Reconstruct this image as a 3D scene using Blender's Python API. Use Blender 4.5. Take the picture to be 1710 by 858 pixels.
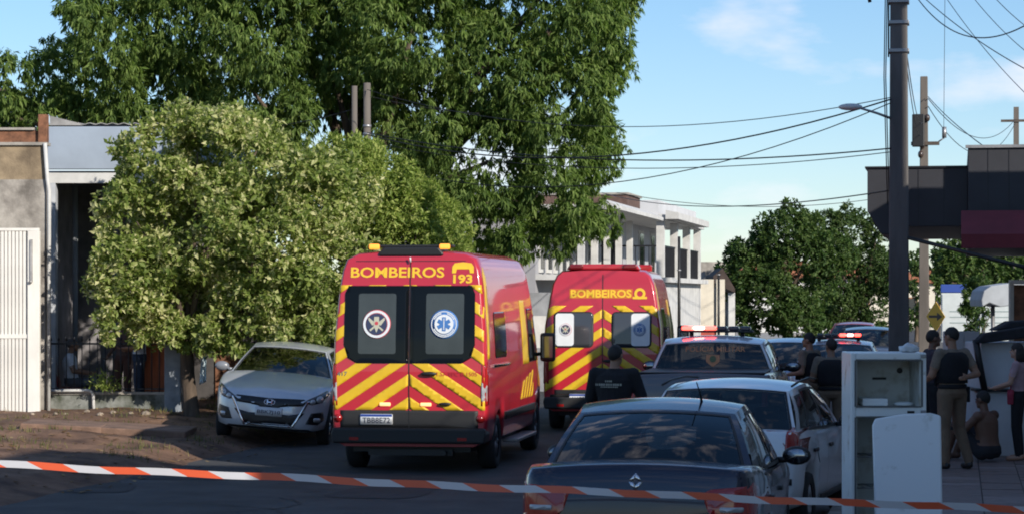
import bpy, bmesh, math, random
import numpy as np
from mathutils import Vector, Matrix
from mathutils.bvhtree import BVHTree
from mathutils.kdtree import KDTree

random.seed(7)
rng = np.random.default_rng(11)
R = math.radians
scene = bpy.context.scene
for _o in list(bpy.data.objects):
    bpy.data.objects.remove(_o)
COL = scene.collection

# ------------------------------------------------------------------ camera
F_PX, CX, VPX, HOR, CAM_H = 4000.0, 855.0, 1600.0, 495.0, 2.25
YAW = math.atan((VPX - CX) / F_PX)
cam_d = bpy.data.cameras.new('camera')
cam_d.sensor_width = 36.0
cam_d.lens = 36.0 * F_PX / 1710.0
cam_d.shift_y = (HOR - 429.0) / 1710.0
cam_d.clip_start = 0.1
cam_d.clip_end = 6000
cam = bpy.data.objects.new('camera', cam_d)
cam.location = (0, 0, CAM_H)
cam.rotation_euler = (math.pi / 2, 0, YAW)
COL.objects.link(cam)
scene.camera = cam

# ------------------------------------------------------------------ sky and sun
SUN_AZ, SUN_EL = R(130), R(24.5)          # azimuth from +Y towards +X (sun behind the camera, to the right)
world = bpy.data.worlds.new('World')
scene.world = world
world.use_nodes = True
wn, wl = world.node_tree.nodes, world.node_tree.links
wn.clear()
w_out = wn.new('ShaderNodeOutputWorld')
w_bg = wn.new('ShaderNodeBackground')
w_bg.inputs['Strength'].default_value = 0.106
sky = wn.new('ShaderNodeTexSky')
sky.sky_type = 'NISHITA'
sky.sun_disc = False
sky.sun_elevation = SUN_EL
sky.sun_rotation = SUN_AZ
sky.altitude = 500
sky.air_density = 1.0
sky.dust_density = 0.15
sky.ozone_density = 3.5
w_tc = wn.new('ShaderNodeTexCoord')
w_map = wn.new('ShaderNodeMapping')
w_map.inputs['Scale'].default_value = (5.5, 5.5, 15.0)
w_map.inputs['Location'].default_value = (1.35, 0.4, 0.2)
w_no = wn.new('ShaderNodeTexNoise')
w_no.inputs['Scale'].default_value = 1.6
w_no.inputs['Detail'].default_value = 6
w_no.inputs['Roughness'].default_value = 0.55
w_rp = wn.new('ShaderNodeValToRGB')
w_rp.color_ramp.elements[0].position = 0.53
w_rp.color_ramp.elements[0].color = (0, 0, 0, 1)
w_rp.color_ramp.elements[1].position = 0.70
w_rp.color_ramp.elements[1].color = (0.62, 0.62, 0.62, 1)
w_mx = wn.new('ShaderNodeMixRGB')
w_mx.inputs['Color2'].default_value = (6.9, 6.5, 6.9, 1)
wl.new(w_tc.outputs['Generated'], w_map.inputs['Vector'])
wl.new(w_map.outputs['Vector'], w_no.inputs['Vector'])
wl.new(w_no.outputs['Fac'], w_rp.inputs['Fac'])
wl.new(w_rp.outputs['Color'], w_mx.inputs['Fac'])
w_hs = wn.new('ShaderNodeHueSaturation')
w_hs.inputs['Saturation'].default_value = 1.22
w_hs.inputs['Value'].default_value = 1.42
w_gm = wn.new('ShaderNodeGamma')
w_gm.inputs['Gamma'].default_value = 0.80
wl.new(sky.outputs['Color'], w_gm.inputs['Color'])
wl.new(w_gm.outputs['Color'], w_hs.inputs['Color'])
w_tn = wn.new('ShaderNodeMixRGB')
w_tn.blend_type = 'MULTIPLY'
w_tn.inputs['Fac'].default_value = 1.0
w_tn.inputs['Color2'].default_value = (0.79, 0.82, 0.89, 1)
wl.new(w_hs.outputs['Color'], w_tn.inputs['Color1'])
wl.new(w_tn.outputs['Color'], w_mx.inputs['Color1'])
wl.new(w_mx.outputs['Color'], w_bg.inputs['Color'])
wl.new(w_bg.outputs['Background'], w_out.inputs['Surface'])

sun_dir = Vector((math.sin(SUN_AZ) * math.cos(SUN_EL), math.cos(SUN_AZ) * math.cos(SUN_EL), math.sin(SUN_EL)))
sun_d = bpy.data.lights.new('sun', 'SUN')
sun_d.energy = 4.1
sun_d.angle = R(0.55)
sun_d.color = (1.0, 0.92, 0.80)
sun = bpy.data.objects.new('sun', sun_d)
sun.rotation_euler = sun_dir.to_track_quat('Z', 'Y').to_euler()
sun.location = (30, -30, 40)
COL.objects.link(sun)

scene.view_settings.view_transform = 'Standard'
scene.view_settings.look = 'None'
scene.view_settings.gamma = 1.0
scene.view_settings.use_curve_mapping = False
scene.view_settings.exposure = 0.60
scene.cycles.max_bounces = 8
scene.cycles.transparent_max_bounces = 16
scene.cycles.use_denoising = True
scene.cycles.filter_width = 1.9

# ------------------------------------------------------------------ placing helpers
_c, _s = math.cos(YAW), math.sin(YAW)

def P(px, py, D):
    """world point seen at photo pixel (px, py) at depth D along the camera axis"""
    xc = (px - CX) / F_PX * D
    return Vector((xc * _c - D * _s, xc * _s + D * _c, CAM_H - (py - HOR) / F_PX * D))

def G(px, D, z=0.0):
    p = P(px, 0, D)
    return Vector((p.x, p.y, z))

# ------------------------------------------------------------------ materials
MATS = {}

def _nodes(name):
    m = bpy.data.materials.new(name)
    m.use_nodes = True
    n, l = m.node_tree.nodes, m.node_tree.links
    return m, n, l, n['Principled BSDF']

def pmat(name, col, rough=0.6, metal=0.0, var=0.0, scale=4.0, bump=0.0, bscale=40.0, coat=0.0, spec=0.5, col2=None,
         emit=None, emit_s=0.0, stretch=None, detail=5.0, ramp=(0.35, 0.65)):
    if name in MATS:
        return MATS[name]
    m, n, l, b = _nodes(name)
    b.inputs['Base Color'].default_value = (*col, 1)
    b.inputs['Roughness'].default_value = rough
    b.inputs['Metallic'].default_value = metal
    b.inputs['Coat Weight'].default_value = coat
    b.inputs['Coat Roughness'].default_value = 0.04
    b.inputs['Specular IOR Level'].default_value = spec
    if emit is not None:
        b.inputs['Emission Color'].default_value = (*emit, 1)
        b.inputs['Emission Strength'].default_value = emit_s
    if var or col2 or bump:
        tc = n.new('ShaderNodeTexCoord')
        mp = n.new('ShaderNodeMapping')
        if stretch:
            mp.inputs['Scale'].default_value = stretch
        l.new(tc.outputs['Object'], mp.inputs['Vector'])
    if var or col2:
        no = n.new('ShaderNodeTexNoise')
        no.inputs['Scale'].default_value = scale
        no.inputs['Detail'].default_value = detail
        no.inputs['Roughness'].default_value = 0.62
        rp = n.new('ShaderNodeValToRGB')
        a = tuple(max(0, c * (1 - var)) for c in col)
        c2 = col2 if col2 else tuple(min(1, c * (1 + var)) for c in col)
        rp.color_ramp.elements[0].position = ramp[0]
        rp.color_ramp.elements[1].position = ramp[1]
        rp.color_ramp.elements[0].color = (*a, 1)
        rp.color_ramp.elements[1].color = (*c2, 1)
        l.new(mp.outputs['Vector'], no.inputs['Vector'])
        l.new(no.outputs['Fac'], rp.inputs['Fac'])
        l.new(rp.outputs['Color'], b.inputs['Base Color'])
    if bump:
        nb = n.new('ShaderNodeTexNoise')
        nb.inputs['Scale'].default_value = bscale
        nb.inputs['Detail'].default_value = 4
        bp = n.new('ShaderNodeBump')
        bp.inputs['Strength'].default_value = bump
        bp.inputs['Distance'].default_value = 0.02
        l.new(mp.outputs['Vector'], nb.inputs['Vector'])
        l.new(nb.outputs['Fac'], bp.inputs['Height'])
        l.new(bp.outputs['Normal'], b.inputs['Normal'])
    MATS[name] = m
    return m

def glass(name, tint, refl=0.05, rough=0.015):
    if name in MATS:
        return MATS[name]
    m, n, l, b = _nodes(name)
    n.remove(b)
    out = n['Material Output']
    tr = n.new('ShaderNodeBsdfTransparent')
    tr.inputs['Color'].default_value = (*tint, 1)
    gl = n.new('ShaderNodeBsdfGlossy')
    gl.inputs['Roughness'].default_value = rough
    gl.inputs['Color'].default_value = (1, 1, 1, 1)
    lw = n.new('ShaderNodeLayerWeight')
    lw.inputs['Blend'].default_value = 0.5
    pw = n.new('ShaderNodeMath'); pw.operation = 'POWER'; pw.inputs[1].default_value = 4.0
    ma = n.new('ShaderNodeMath'); ma.operation = 'MULTIPLY_ADD'
    ma.inputs[1].default_value = 1 - refl
    ma.inputs[2].default_value = refl
    mx = n.new('ShaderNodeMixShader')
    l.new(lw.outputs['Facing'], pw.inputs[0])
    l.new(pw.outputs[0], ma.inputs[0])
    l.new(ma.outputs[0], mx.inputs['Fac'])
    l.new(tr.outputs[0], mx.inputs[1])
    l.new(gl.outputs[0], mx.inputs[2])
    l.new(mx.outputs[0], out.inputs['Surface'])
    MATS[name] = m
    return m

def leafmat(name, c1, c2, c3, trans=0.3, rough=0.45):
    """leaf colours differ leaf by leaf and a little over the crown"""
    m, n, l, b = _nodes(name)
    out = n['Material Output']
    ge = n.new('ShaderNodeNewGeometry')
    rp = n.new('ShaderNodeValToRGB')
    rp.color_ramp.elements[0].color = (*c1, 1)
    rp.color_ramp.elements[0].position = 0.0
    e = rp.color_ramp.elements.new(0.55); e.color = (*c2, 1)
    rp.color_ramp.elements[-1].color = (*c3, 1)
    rp.color_ramp.elements[-1].position = 1.0
    tc = n.new('ShaderNodeTexCoord')
    no = n.new('ShaderNodeTexNoise'); no.inputs['Scale'].default_value = 1.1; no.inputs['Detail'].default_value = 3
    l.new(tc.outputs['Object'], no.inputs['Vector'])
    m1 = n.new('ShaderNodeMath'); m1.operation = 'MULTIPLY_ADD'; m1.inputs[1].default_value = 1.3; m1.inputs[2].default_value = -0.65
    l.new(no.outputs['Fac'], m1.inputs[0])
    m2 = n.new('ShaderNodeMath'); m2.operation = 'ADD'; m2.use_clamp = True
    l.new(ge.outputs['Random Per Island'], m2.inputs[0]); l.new(m1.outputs[0], m2.inputs[1])
    l.new(m2.outputs[0], rp.inputs['Fac'])
    b.inputs['Roughness'].default_value = rough
    b.inputs['Specular IOR Level'].default_value = 0.25
    l.new(rp.outputs['Color'], b.inputs['Base Color'])
    tl = n.new('ShaderNodeBsdfTranslucent')
    hs = n.new('ShaderNodeHueSaturation')
    hs.inputs['Value'].default_value = 1.5
    hs.inputs['Saturation'].default_value = 1.1
    l.new(rp.outputs['Color'], hs.inputs['Color'])
    l.new(hs.outputs['Color'], tl.inputs['Color'])
    mx = n.new('ShaderNodeMixShader')
    mx.inputs['Fac'].default_value = trans
    l.new(b.outputs[0], mx.inputs[1])
    l.new(tl.outputs[0], mx.inputs[2])
    l.new(mx.outputs[0], out.inputs['Surface'])
    return m

def paint(name, col, metal=0.0, rough=0.32, coat=0.8):
    return pmat(name, col, rough=rough, metal=metal, coat=coat, var=0.04, scale=3.0)

# ------------------------------------------------------------------ mesh helpers
class MB:
    def __init__(s):
        s.v, s.f, s.m, s.sm = [], [], [], []

    def add(s, vs, fs, mi=0, smooth=False):
        o = len(s.v)
        s.v.extend([tuple(p) for p in vs])
        for f in fs:
            s.f.append(tuple(i + o for i in f))
            s.m.append(mi)
            s.sm.append(smooth)
        return s

    def box(s, x0, x1, y0, y1, z0, z1, mi=0):
        vs = [(x0, y0, z0), (x1, y0, z0), (x1, y1, z0), (x0, y1, z0), (x0, y0, z1), (x1, y0, z1), (x1, y1, z1), (x0, y1, z1)]
        return s.add(vs, [(3, 2, 1, 0), (4, 5, 6, 7), (0, 1, 5, 4), (1, 2, 6, 5), (2, 3, 7, 6), (3, 0, 4, 7)], mi)

    def obox(s, c, size, rot, mi=0):
        """box with centre, size and Euler rotation"""
        from mathutils import Euler
        M_ = Euler(rot).to_matrix()
        hx, hy, hz = (d / 2 for d in size)
        vs = [Vector(c) + M_ @ Vector(p) for p in ((-hx, -hy, -hz), (hx, -hy, -hz), (hx, hy, -hz), (-hx, hy, -hz),
                                                  (-hx, -hy, hz), (hx, -hy, hz), (hx, hy, hz), (-hx, hy, hz))]
        return s.add(vs, [(3, 2, 1, 0), (4, 5, 6, 7), (0, 1, 5, 4), (1, 2, 6, 5), (2, 3, 7, 6), (3, 0, 4, 7)], mi)

    def cyl(s, p0, p1, r0, r1=None, n=12, mi=0, smooth=True):
        r1 = r0 if r1 is None else r1
        return s.tube([p0, p1], [r0, r1], n, mi, smooth)

    def tube(s, pts, r, n=8, mi=0, smooth=True):
        pts = [Vector(p) for p in pts]
        rs = r if isinstance(r, (list, tuple)) else [r] * len(pts)
        vs, fs = [], []
        up = None
        for i, p in enumerate(pts):
            d = (pts[min(i + 1, len(pts) - 1)] - pts[max(i - 1, 0)]).normalized()
            if up is None:
                up = Vector((0, 0, 1)) if abs(d.z) < 0.9 else Vector((1, 0, 0))
            a = d.cross(up).normalized()
            b = a.cross(d).normalized()
            up = b
            for k in range(n):
                t = 2 * math.pi * k / n
                vs.append(p + (a * math.cos(t) + b * math.sin(t)) * rs[i])
        for i in range(len(pts) - 1):
            for k in range(n):
                k2 = (k + 1) % n
                fs.append((i * n + k, i * n + k2, (i + 1) * n + k2, (i + 1) * n + k))
        s.add(vs, fs, mi, smooth)
        o = len(s.v) - len(vs)
        for ring, rev in ((0, False), (len(pts) - 1, True)):
            f = [o + ring * n + k for k in range(n)]
            s.f.append(tuple(f if rev else f[::-1])); s.m.append(mi); s.sm.append(False)
        return s

    def ell(s, c, r, nu=14, nv=8, mi=0, M_=None):
        vs, fs = [], []
        for j in range(1, nv):
            a = math.pi * j / nv
            for i in range(nu):
                t = 2 * math.pi * i / nu
                p = Vector((r[0] * math.sin(a) * math.cos(t), r[1] * math.sin(a) * math.sin(t), r[2] * math.cos(a)))
                if M_ is not None:
                    p = M_ @ p
                vs.append(Vector(c) + p)
        top = Vector((0, 0, r[2])); bot = Vector((0, 0, -r[2]))
        if M_ is not None:
            top, bot = M_ @ top, M_ @ bot
        vs += [Vector(c) + top, Vector(c) + bot]
        T, B = len(vs) - 2, len(vs) - 1
        for i in range(nu):
            i2 = (i + 1) % nu
            fs.append((T, i, i2))
            for j in range(nv - 2):
                fs.append((j * nu + i, (j + 1) * nu + i, (j + 1) * nu + i2, j * nu + i2))
            fs.append(((nv - 2) * nu + i, B, (nv - 2) * nu + i2))
        return s.add(vs, fs, mi, True)

    def lathe(s, prof, c=(0, 0, 0), axis='z', n=20, mi=0, smooth=True):
        """prof: list of (radius, height along axis)"""
        vs, fs = [], []
        for (r, h) in prof:
            for k in range(n):
                t = 2 * math.pi * k / n
                u, w = r * math.cos(t), r * math.sin(t)
                p = {'z': (u, w, h), 'x': (h, u, w), 'y': (w, h, u)}[axis]
                vs.append((p[0] + c[0], p[1] + c[1], p[2] + c[2]))
        for i in range(len(prof) - 1):
            for k in range(n):
                k2 = (k + 1) % n
                fs.append((i * n + k, i * n + k2, (i + 1) * n + k2, (i + 1) * n + k))
        return s.add(vs, fs, mi, smooth)

    def prism(s, poly, axis, c0, c1, mi=0):
        """extrude a polygon; axis 'y': poly is (x,z); 'x': poly is (y,z); 'z': poly is (x,y)"""
        def mk(a, b, c):
            return {'y': (a, c, b), 'x': (c, a, b), 'z': (a, b, c)}[axis]
        n = len(poly)
        vs = [mk(a, b, c0) for a, b in poly] + [mk(a, b, c1) for a, b in poly]
        fs = [tuple(range(n))[::-1], tuple(range(n, 2 * n))] + [(i, (i + 1) % n, n + (i + 1) % n, n + i) for i in range(n)]
        return s.add(vs, fs, mi)

    def grid(s, fn, us, vs_, mi=0, smooth=True, holes=(), flip=False):
        """surface patch fn(u,v); faces whose centre lies in a hole (u0,u1,v0,v1) are left open"""
        us = sorted(set(list(us) + [h for q in holes for h in q[:2]]))
        vs_ = sorted(set(list(vs_) + [h for q in holes for h in q[2:]]))
        pts = [fn(u, v) for u in us for v in vs_]
        nv = len(vs_)
        fs = []
        for i in range(len(us) - 1):
            for j in range(nv - 1):
                uc, vc = (us[i] + us[i + 1]) / 2, (vs_[j] + vs_[j + 1]) / 2
                if any(h[0] < uc < h[1] and h[2] < vc < h[3] for h in holes):
                    continue
                q = (i * nv + j, (i + 1) * nv + j, (i + 1) * nv + j + 1, i * nv + j + 1)
                fs.append(q[::-1] if flip else q)
        return s.add(pts, fs, mi, smooth)

    def mesh(s, name, mats, recalc=True):
        me = bpy.data.meshes.new(name)
        me.from_pydata(s.v, [], s.f)
        for mm in (mats if isinstance(mats, (list, tuple)) else [mats]):
            me.materials.append(mm)
        me.polygons.foreach_set('material_index', s.m)
        me.polygons.foreach_set('use_smooth', s.sm)
        if recalc:
            bm = bmesh.new(); bm.from_mesh(me)
            bmesh.ops.recalc_face_normals(bm, faces=bm.faces)
            bm.to_mesh(me); bm.free()
        me.update()
        return me

    def build(s, name, mats, parent=None, bevel=0.0, seg=2, recalc=True, solid=0.0):
        o = bpy.data.objects.new(name, s.mesh(name, mats, recalc))
        COL.objects.link(o)
        if parent is not None:
            o.parent = parent
        if solid:
            sm = o.modifiers.new('solid', 'SOLIDIFY'); sm.thickness = solid; sm.offset = -1
        if bevel:
            b = o.modifiers.new('bevel', 'BEVEL')
            b.width = bevel; b.segments = seg; b.limit_method = 'ANGLE'; b.angle_limit = R(40)
        return o

def tag(o, label, cat, group=None):
    o['label'] = label; o['category'] = cat
    if group:
        o['group'] = group
    return o

def thing(name, label, cat, loc=(0, 0, 0), rz=0.0, group=None):
    o = bpy.data.objects.new(name, None)
    o.empty_display_size = 0.2
    COL.objects.link(o)
    o.location = loc
    o.rotation_euler = (0, 0, rz)
    return tag(o, label, cat, group)

def struct(o, kind='structure'):
    o['kind'] = kind
    return o

def copy_tree(o, parent=None):
    c = o.copy(); COL.objects.link(c)
    if parent is not None:
        c.parent = parent
    for ch in list(o.children):
        copy_tree(ch, c)
    return c

def piece(me, name, parent, loc=(0, 0, 0), rot=(0, 0, 0)):
    o = bpy.data.objects.new(name, me); COL.objects.link(o)
    o.parent = parent; o.location = loc; o.rotation_euler = rot
    return o

# decals: flat outlines laid on a curved body
VIEWS = {'rear': (lambda a, b: Vector((a, -12, b)), Vector((0, 1, 0))),
         'front': (lambda a, b: Vector((-a, 12, b)), Vector((0, -1, 0))),
         'right': (lambda a, b: Vector((12, a, b)), Vector((-1, 0, 0))),
         'left': (lambda a, b: Vector((-12, -a, b)), Vector((1, 0, 0))),
         'top': (lambda a, b: Vector((a, b, 12)), Vector((0, 0, -1)))}

def bvh_of(*mbs):
    v, f = [], []
    for mb in mbs:
        o = len(v)
        v += [Vector(p) for p in mb.v]
        f += [tuple(i + o for i in q) for q in mb.f]
    return BVHTree.FromPolygons(v, f)

def _drop(bvh, view, a, b, off):
    mk, d = VIEWS[view]
    o = mk(a, b)
    loc, nrm, idx, dist = bvh.ray_cast(o, d)
    if loc is None:
        loc, nrm, idx, dist = bvh.find_nearest(o + d * 9.5)
    if nrm.dot(d) > 0:
        nrm = -nrm
    return loc + (nrm * 0.6 - d * 0.4).normalized() * off

def fill2d(polys, cell=0.07):
    bm = bmesh.new()
    for poly in polys:
        bm.faces.new([bm.verts.new((a, b, 0)) for a, b in poly])
    bmesh.ops.triangulate(bm, faces=bm.faces[:])
    if cell:
        xs = [v.co.x for v in bm.verts]; ys = [v.co.y for v in bm.verts]
        for ax, lo, hi in ((0, min(xs), max(xs)), (1, min(ys), max(ys))):
            k = math.floor(lo / cell) + 1
            while k * cell < hi:
                co = [0, 0, 0]; no = [0, 0, 0]; co[ax] = k * cell; no[ax] = 1
                bmesh.ops.bisect_plane(bm, geom=bm.verts[:] + bm.edges[:] + bm.faces[:], plane_co=co, plane_no=no)
                k += 1
    bm.verts.index_update()
    v = [(p.co.x, p.co.y) for p in bm.verts]
    f = [tuple(x.index for x in q.verts) for q in bm.faces]
    bm.free()
    return v, f

def decal(name, polys, view, bvh, mat, parent, off=0.004, thick=0.006, cell=0.07, smooth=True):
    if polys and not isinstance(polys[0][0], (tuple, list)):
        polys = [polys]
    v, f = fill2d(polys, cell)
    mb = MB()
    outer = [_drop(bvh, view, a, b, off) for a, b in v]
    mb.add(outer, f, 0, smooth)
    # rim down to the body
    from collections import Counter
    ec = Counter()
    for q in f:
        for i in range(len(q)):
            ec[frozenset((q[i], q[(i + 1) % len(q)]))] += 1
    if thick:
        inner = [_drop(bvh, view, a, b, off - thick) for a, b in v]
        o = len(mb.v)
        mb.v += [tuple(p) for p in inner]
        for q in f:
            for i in range(len(q)):
                a, b = q[i], q[(i + 1) % len(q)]
                if ec[frozenset((a, b))] == 1:
                    mb.f.append((b, a, a + o, b + o)); mb.m.append(0); mb.sm.append(False)
    return mb.build(name, mat, parent)

def text2d(s, w, h, thick=0.0, ctr=(0, 0)):
    cu = bpy.data.curves.new('t', 'FONT')
    cu.body = s; cu.size = 1; cu.align_x = 'CENTER'; cu.offset = thick; cu.resolution_u = 3
    o = bpy.data.objects.new('t', cu); COL.objects.link(o)
    dg = bpy.context.evaluated_depsgraph_get()
    me = bpy.data.meshes.new_from_object(o.evaluated_get(dg))
    bpy.data.objects.remove(o); bpy.data.curves.remove(cu)
    v = np.array([p.co[:2] for p in me.vertices])
    f = [tuple(p.vertices) for p in me.polygons]
    bpy.data.meshes.remove(me)
    lo, hi = v.min(0), v.max(0)
    v = (v - (lo + hi) / 2) / (hi - lo) * np.array([w, h]) + np.array(ctr)
    return v, f

def lettering(name, s, w, h, ctr, view, bvh, mat, parent, off=0.006, thick=0.0):
    v, f = text2d(s, w, h, thick, ctr)
    mb = MB(); mb.add([_drop(bvh, view, a, b, off) for a, b in v], f)
    return mb.build(name, mat, parent, recalc=False)

def rrect(x0, x1, z0, z1, r=0.05, n=4, cut=(1, 1, 1, 1)):
    """rounded rectangle; r per corner via cut (bl, br, tr, tl)"""
    pts = []
    for (cx, cz, a0, k) in ((x0, z0, 180, cut[0]), (x1, z0, 270, cut[1]), (x1, z1, 0, cut[2]), (x0, z1, 90, cut[3])):
        rr = r * k
        ox = cx + (rr if cx == x0 else -rr); oz = cz + (rr if cz == z0 else -rr)
        for i in range(n + 1):
            a = R(a0 + 90 * i / n)
            pts.append((ox + rr * math.cos(a), oz + rr * math.sin(a)))
    out = [pts[0]]
    for p in pts[1:]:
        if (p[0] - out[-1][0]) ** 2 + (p[1] - out[-1][1]) ** 2 > 1e-9:
            out.append(p)
    return out

def disc(cx, cz, r, n=24, r2=None):
    if r2 is None:
        return [[(cx + r * math.cos(2 * math.pi * i / n), cz + r * math.sin(2 * math.pi * i / n)) for i in range(n)]]
    out = []
    for i in range(n):
        a, b = 2 * math.pi * i / n, 2 * math.pi * (i + 1) / n
        out.append([(cx + r2 * math.cos(a), cz + r2 * math.sin(a)), (cx + r * math.cos(a), cz + r * math.sin(a)),
                    (cx + r * math.cos(b), cz + r * math.sin(b)), (cx + r2 * math.cos(b), cz + r2 * math.sin(b))])
    return out

def clip_band(rect, m, c0, c1):
    """part of convex polygon rect with c0 <= z - m*x <= c1"""
    poly = rect
    for sgn, c in ((1, c0), (-1, c1)):
        out = []
        for i in range(len(poly)):
            p, q = poly[i], poly[(i + 1) % len(poly)]
            dp, dq = sgn * (p[1] - m * p[0] - c), sgn * (q[1] - m * q[0] - c)
            if dp >= 0:
                out.append(p)
            if dp * dq < 0:
                t = dp / (dp - dq)
                out.append((p[0] + (q[0] - p[0]) * t, p[1] + (q[1] - p[1]) * t))
        poly = out
        if len(poly) < 3:
            return None
    ar = sum(poly[i][0] * poly[(i + 1) % len(poly)][1] - poly[(i + 1) % len(poly)][0] * poly[i][1] for i in range(len(poly)))
    return poly if abs(ar) > 0.002 else None
# ================================================================== THE SETTING
m_dirt = pmat('dirt', (0.10, 0.047, 0.026), 0.95, var=0.45, scale=1.3, bump=0.9, bscale=14, col2=(0.20, 0.112, 0.066))
m_ground = pmat('earth', (0.10, 0.075, 0.045), 0.95, var=0.35, scale=0.6, bump=0.5, bscale=6)
m_asph = pmat('asphalt', (0.036, 0.037, 0.040), 0.82, var=0.28, scale=1.1, bump=0.35, bscale=160, col2=(0.058, 0.058, 0.060))
m_conc = pmat('concrete', (0.30, 0.28, 0.25), 0.85, var=0.25, scale=3, bump=0.25, bscale=30)
m_kerb = pmat('kerb_stone', (0.26, 0.25, 0.23), 0.9, var=0.3, scale=5, bump=0.3, bscale=40)
m_tile_a = pmat('paving_tile', (0.17, 0.12, 0.105), 0.55, var=0.25, scale=6, bump=0.1, bscale=60)
m_tile_b = pmat('paving_tile_pale', (0.22, 0.165, 0.15), 0.55, var=0.25, scale=6, bump=0.1, bscale=60)
m_mortar = pmat('mortar', (0.10, 0.09, 0.08), 0.95, var=0.2, scale=8)

g = MB(); g.grid(lambda u, v: (u, v, -0.03), [-900, -40, 40, 900], [-300, -20, 60, 1800], smooth=False)
struct(g.build('ground', m_ground))
ROAD_L, ROAD_R = -10.2, -1.25
g = MB(); g.grid(lambda u, v: (u, v, 0.0), [ROAD_L - 0.6, -8, -5, -3, ROAD_R + 0.02], list(range(-20, 120, 10)) + [400], smooth=False)
struct(g.build('road', m_asph))

m_patch = pmat('asphalt_patch', (0.026, 0.027, 0.030), 0.85, var=0.3, scale=2.0, bump=0.3, bscale=120)
m_crack = pmat('crack_tar', (0.012, 0.012, 0.013), 0.7)
road_o = bpy.data.objects['road']
for (px, D, w, d_, rz) in ((330, 30.5, 1.5, 2.2, .1), (640, 27.5, 1.1, 1.6, -.05), (160, 28.2, 0.9, 1.4, .3)):
    p = G(px, D); mb = MB(); n_ = 16
    pts = [(w / 2 * math.copysign(abs(math.cos(a)) ** .5, math.cos(a)) * random.uniform(.92, 1.06), d_ / 2 * math.copysign(abs(math.sin(a)) ** .5, math.sin(a)) * random.uniform(.92, 1.06), 0) for a in [2 * math.pi * k / n_ for k in range(n_)]]
    mb.add(pts, [tuple(range(n_))]); o = mb.build('road_patch', m_patch, road_o); o.location = (p.x, p.y, 0.005); o.rotation_euler.z = rz
for i in range(9):
    x, y = random.uniform(-9.6, -4.5), random.uniform(22, 31); a = random.uniform(0, 3.1); mb = MB(); L_, Rr = [], []
    for k in range(14):
        w = random.uniform(.006, .016); nx, ny = -math.sin(a), math.cos(a)
        L_.append((x + nx * w, y + ny * w, .006)); Rr.append((x - nx * w, y - ny * w, .006))
        x += math.cos(a) * .18; y += math.sin(a) * .18; a += random.uniform(-.5, .5)
    mb.add(L_ + Rr, [(k, k + 1, 15 + k, 14 + k) for k in range(13)]); mb.build('road_crack', m_crack, road_o)
# left dirt verge rising to the frontages
from mathutils import noise as mnoise
def verge_z(x, y):
    t = max(0.0, min(1.0, (ROAD_L + 0.25 * mnoise.noise((y * 0.5, 3.3, 0)) - x) / 4.2))
    z = 0.20 * (t * t * (3 - 2 * t)) + 0.13 * min(1, t * 6.5) ** 1.2
    z += (0.05 * mnoise.noise((x * 0.9, y * 0.9, 1)) + 0.03 * mnoise.noise((x * 2.7, y * 2.7, 5))) * min(1, t * 4)
    return z if t > 0 else -0.02
g = MB(); g.grid(lambda u, v: (u, v, verge_z(u, v)), np.linspace(-20, ROAD_L + 0.45, 70), np.linspace(18, 64, 130))
struct(g.build('verge', m_dirt))

# verge grass, litter
def scatter_blades(n, xr, yr, h, seed, clump=0.5):
    r = np.random.default_rng(seed)
    mb = MB(); k = 0
    while k < n:
        cx, cy = r.uniform(*xr), r.uniform(*yr)
        if mnoise.noise((cx * 0.7, cy * 0.7, 9)) < -0.02:
            continue
        for _ in range(10):
            x, y = cx + r.normal(0, 0.10) * clump * 2, cy + r.normal(0, 0.10) * clump * 2
            if x > ROAD_L - 0.15:
                continue
            z = verge_z(x, y) - 0.01
            a = r.uniform(0, 6.28); hh = h * r.uniform(0.4, 1.2); w = 0.008
            dx, dy = math.cos(a), math.sin(a)
            l = r.uniform(0.1, 0.6) * hh
            mb.add([(x - dy * w, y + dx * w, z), (x + dy * w, y - dx * w, z), (x + dx * l, y + dy * l, z + hh)], [(0, 1, 2)])
            k += 1
    return mb
m_grass = leafmat('grass_blade', (0.05, 0.07, 0.02), (0.10, 0.11, 0.035), (0.20, 0.17, 0.07), 0.2, 0.7)
o = scatter_blades(4500, (-19, -10.6), (30, 47), 0.10, 3).build('verge_grass', m_grass, recalc=False)
o['label'] = 'sparse dry grass growing on the dirt verge'; o['category'] = 'grass'; o['kind'] = 'stuff'
r_ = np.random.default_rng(5)
lit = MB()
for _ in range(1500):
    x, y = r_.uniform(-17.5, ROAD_L + 0.5), r_.uniform(26, 44)
    z = max(verge_z(x, y), 0) + 0.006
    a = r_.uniform(0, 6.28); l = r_.uniform(0.03, 0.08); t = r_.uniform(-0.02, 0.03)
    dx, dy = math.cos(a) * l, math.sin(a) * l
    lit.add([(x - dx, y - dy, z), (x + dy * 0.4, y - dx * 0.4, z + 0.01), (x + dx, y + dy, z + abs(t)), (x - dy * 0.4, y + dx * 0.4, z + 0.008)], [(0, 1, 2), (0, 2, 3)])
o = lit.build('fallen_leaves', leafmat('dead_leaf', (0.10, 0.055, 0.02), (0.22, 0.13, 0.05), (0.33, 0.25, 0.12), 0.15, 0.8), recalc=False)
o['label'] = 'dry leaves scattered over the dirt verge and road edge'; o['category'] = 'leaf litter'; o['kind'] = 'stuff'

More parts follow.
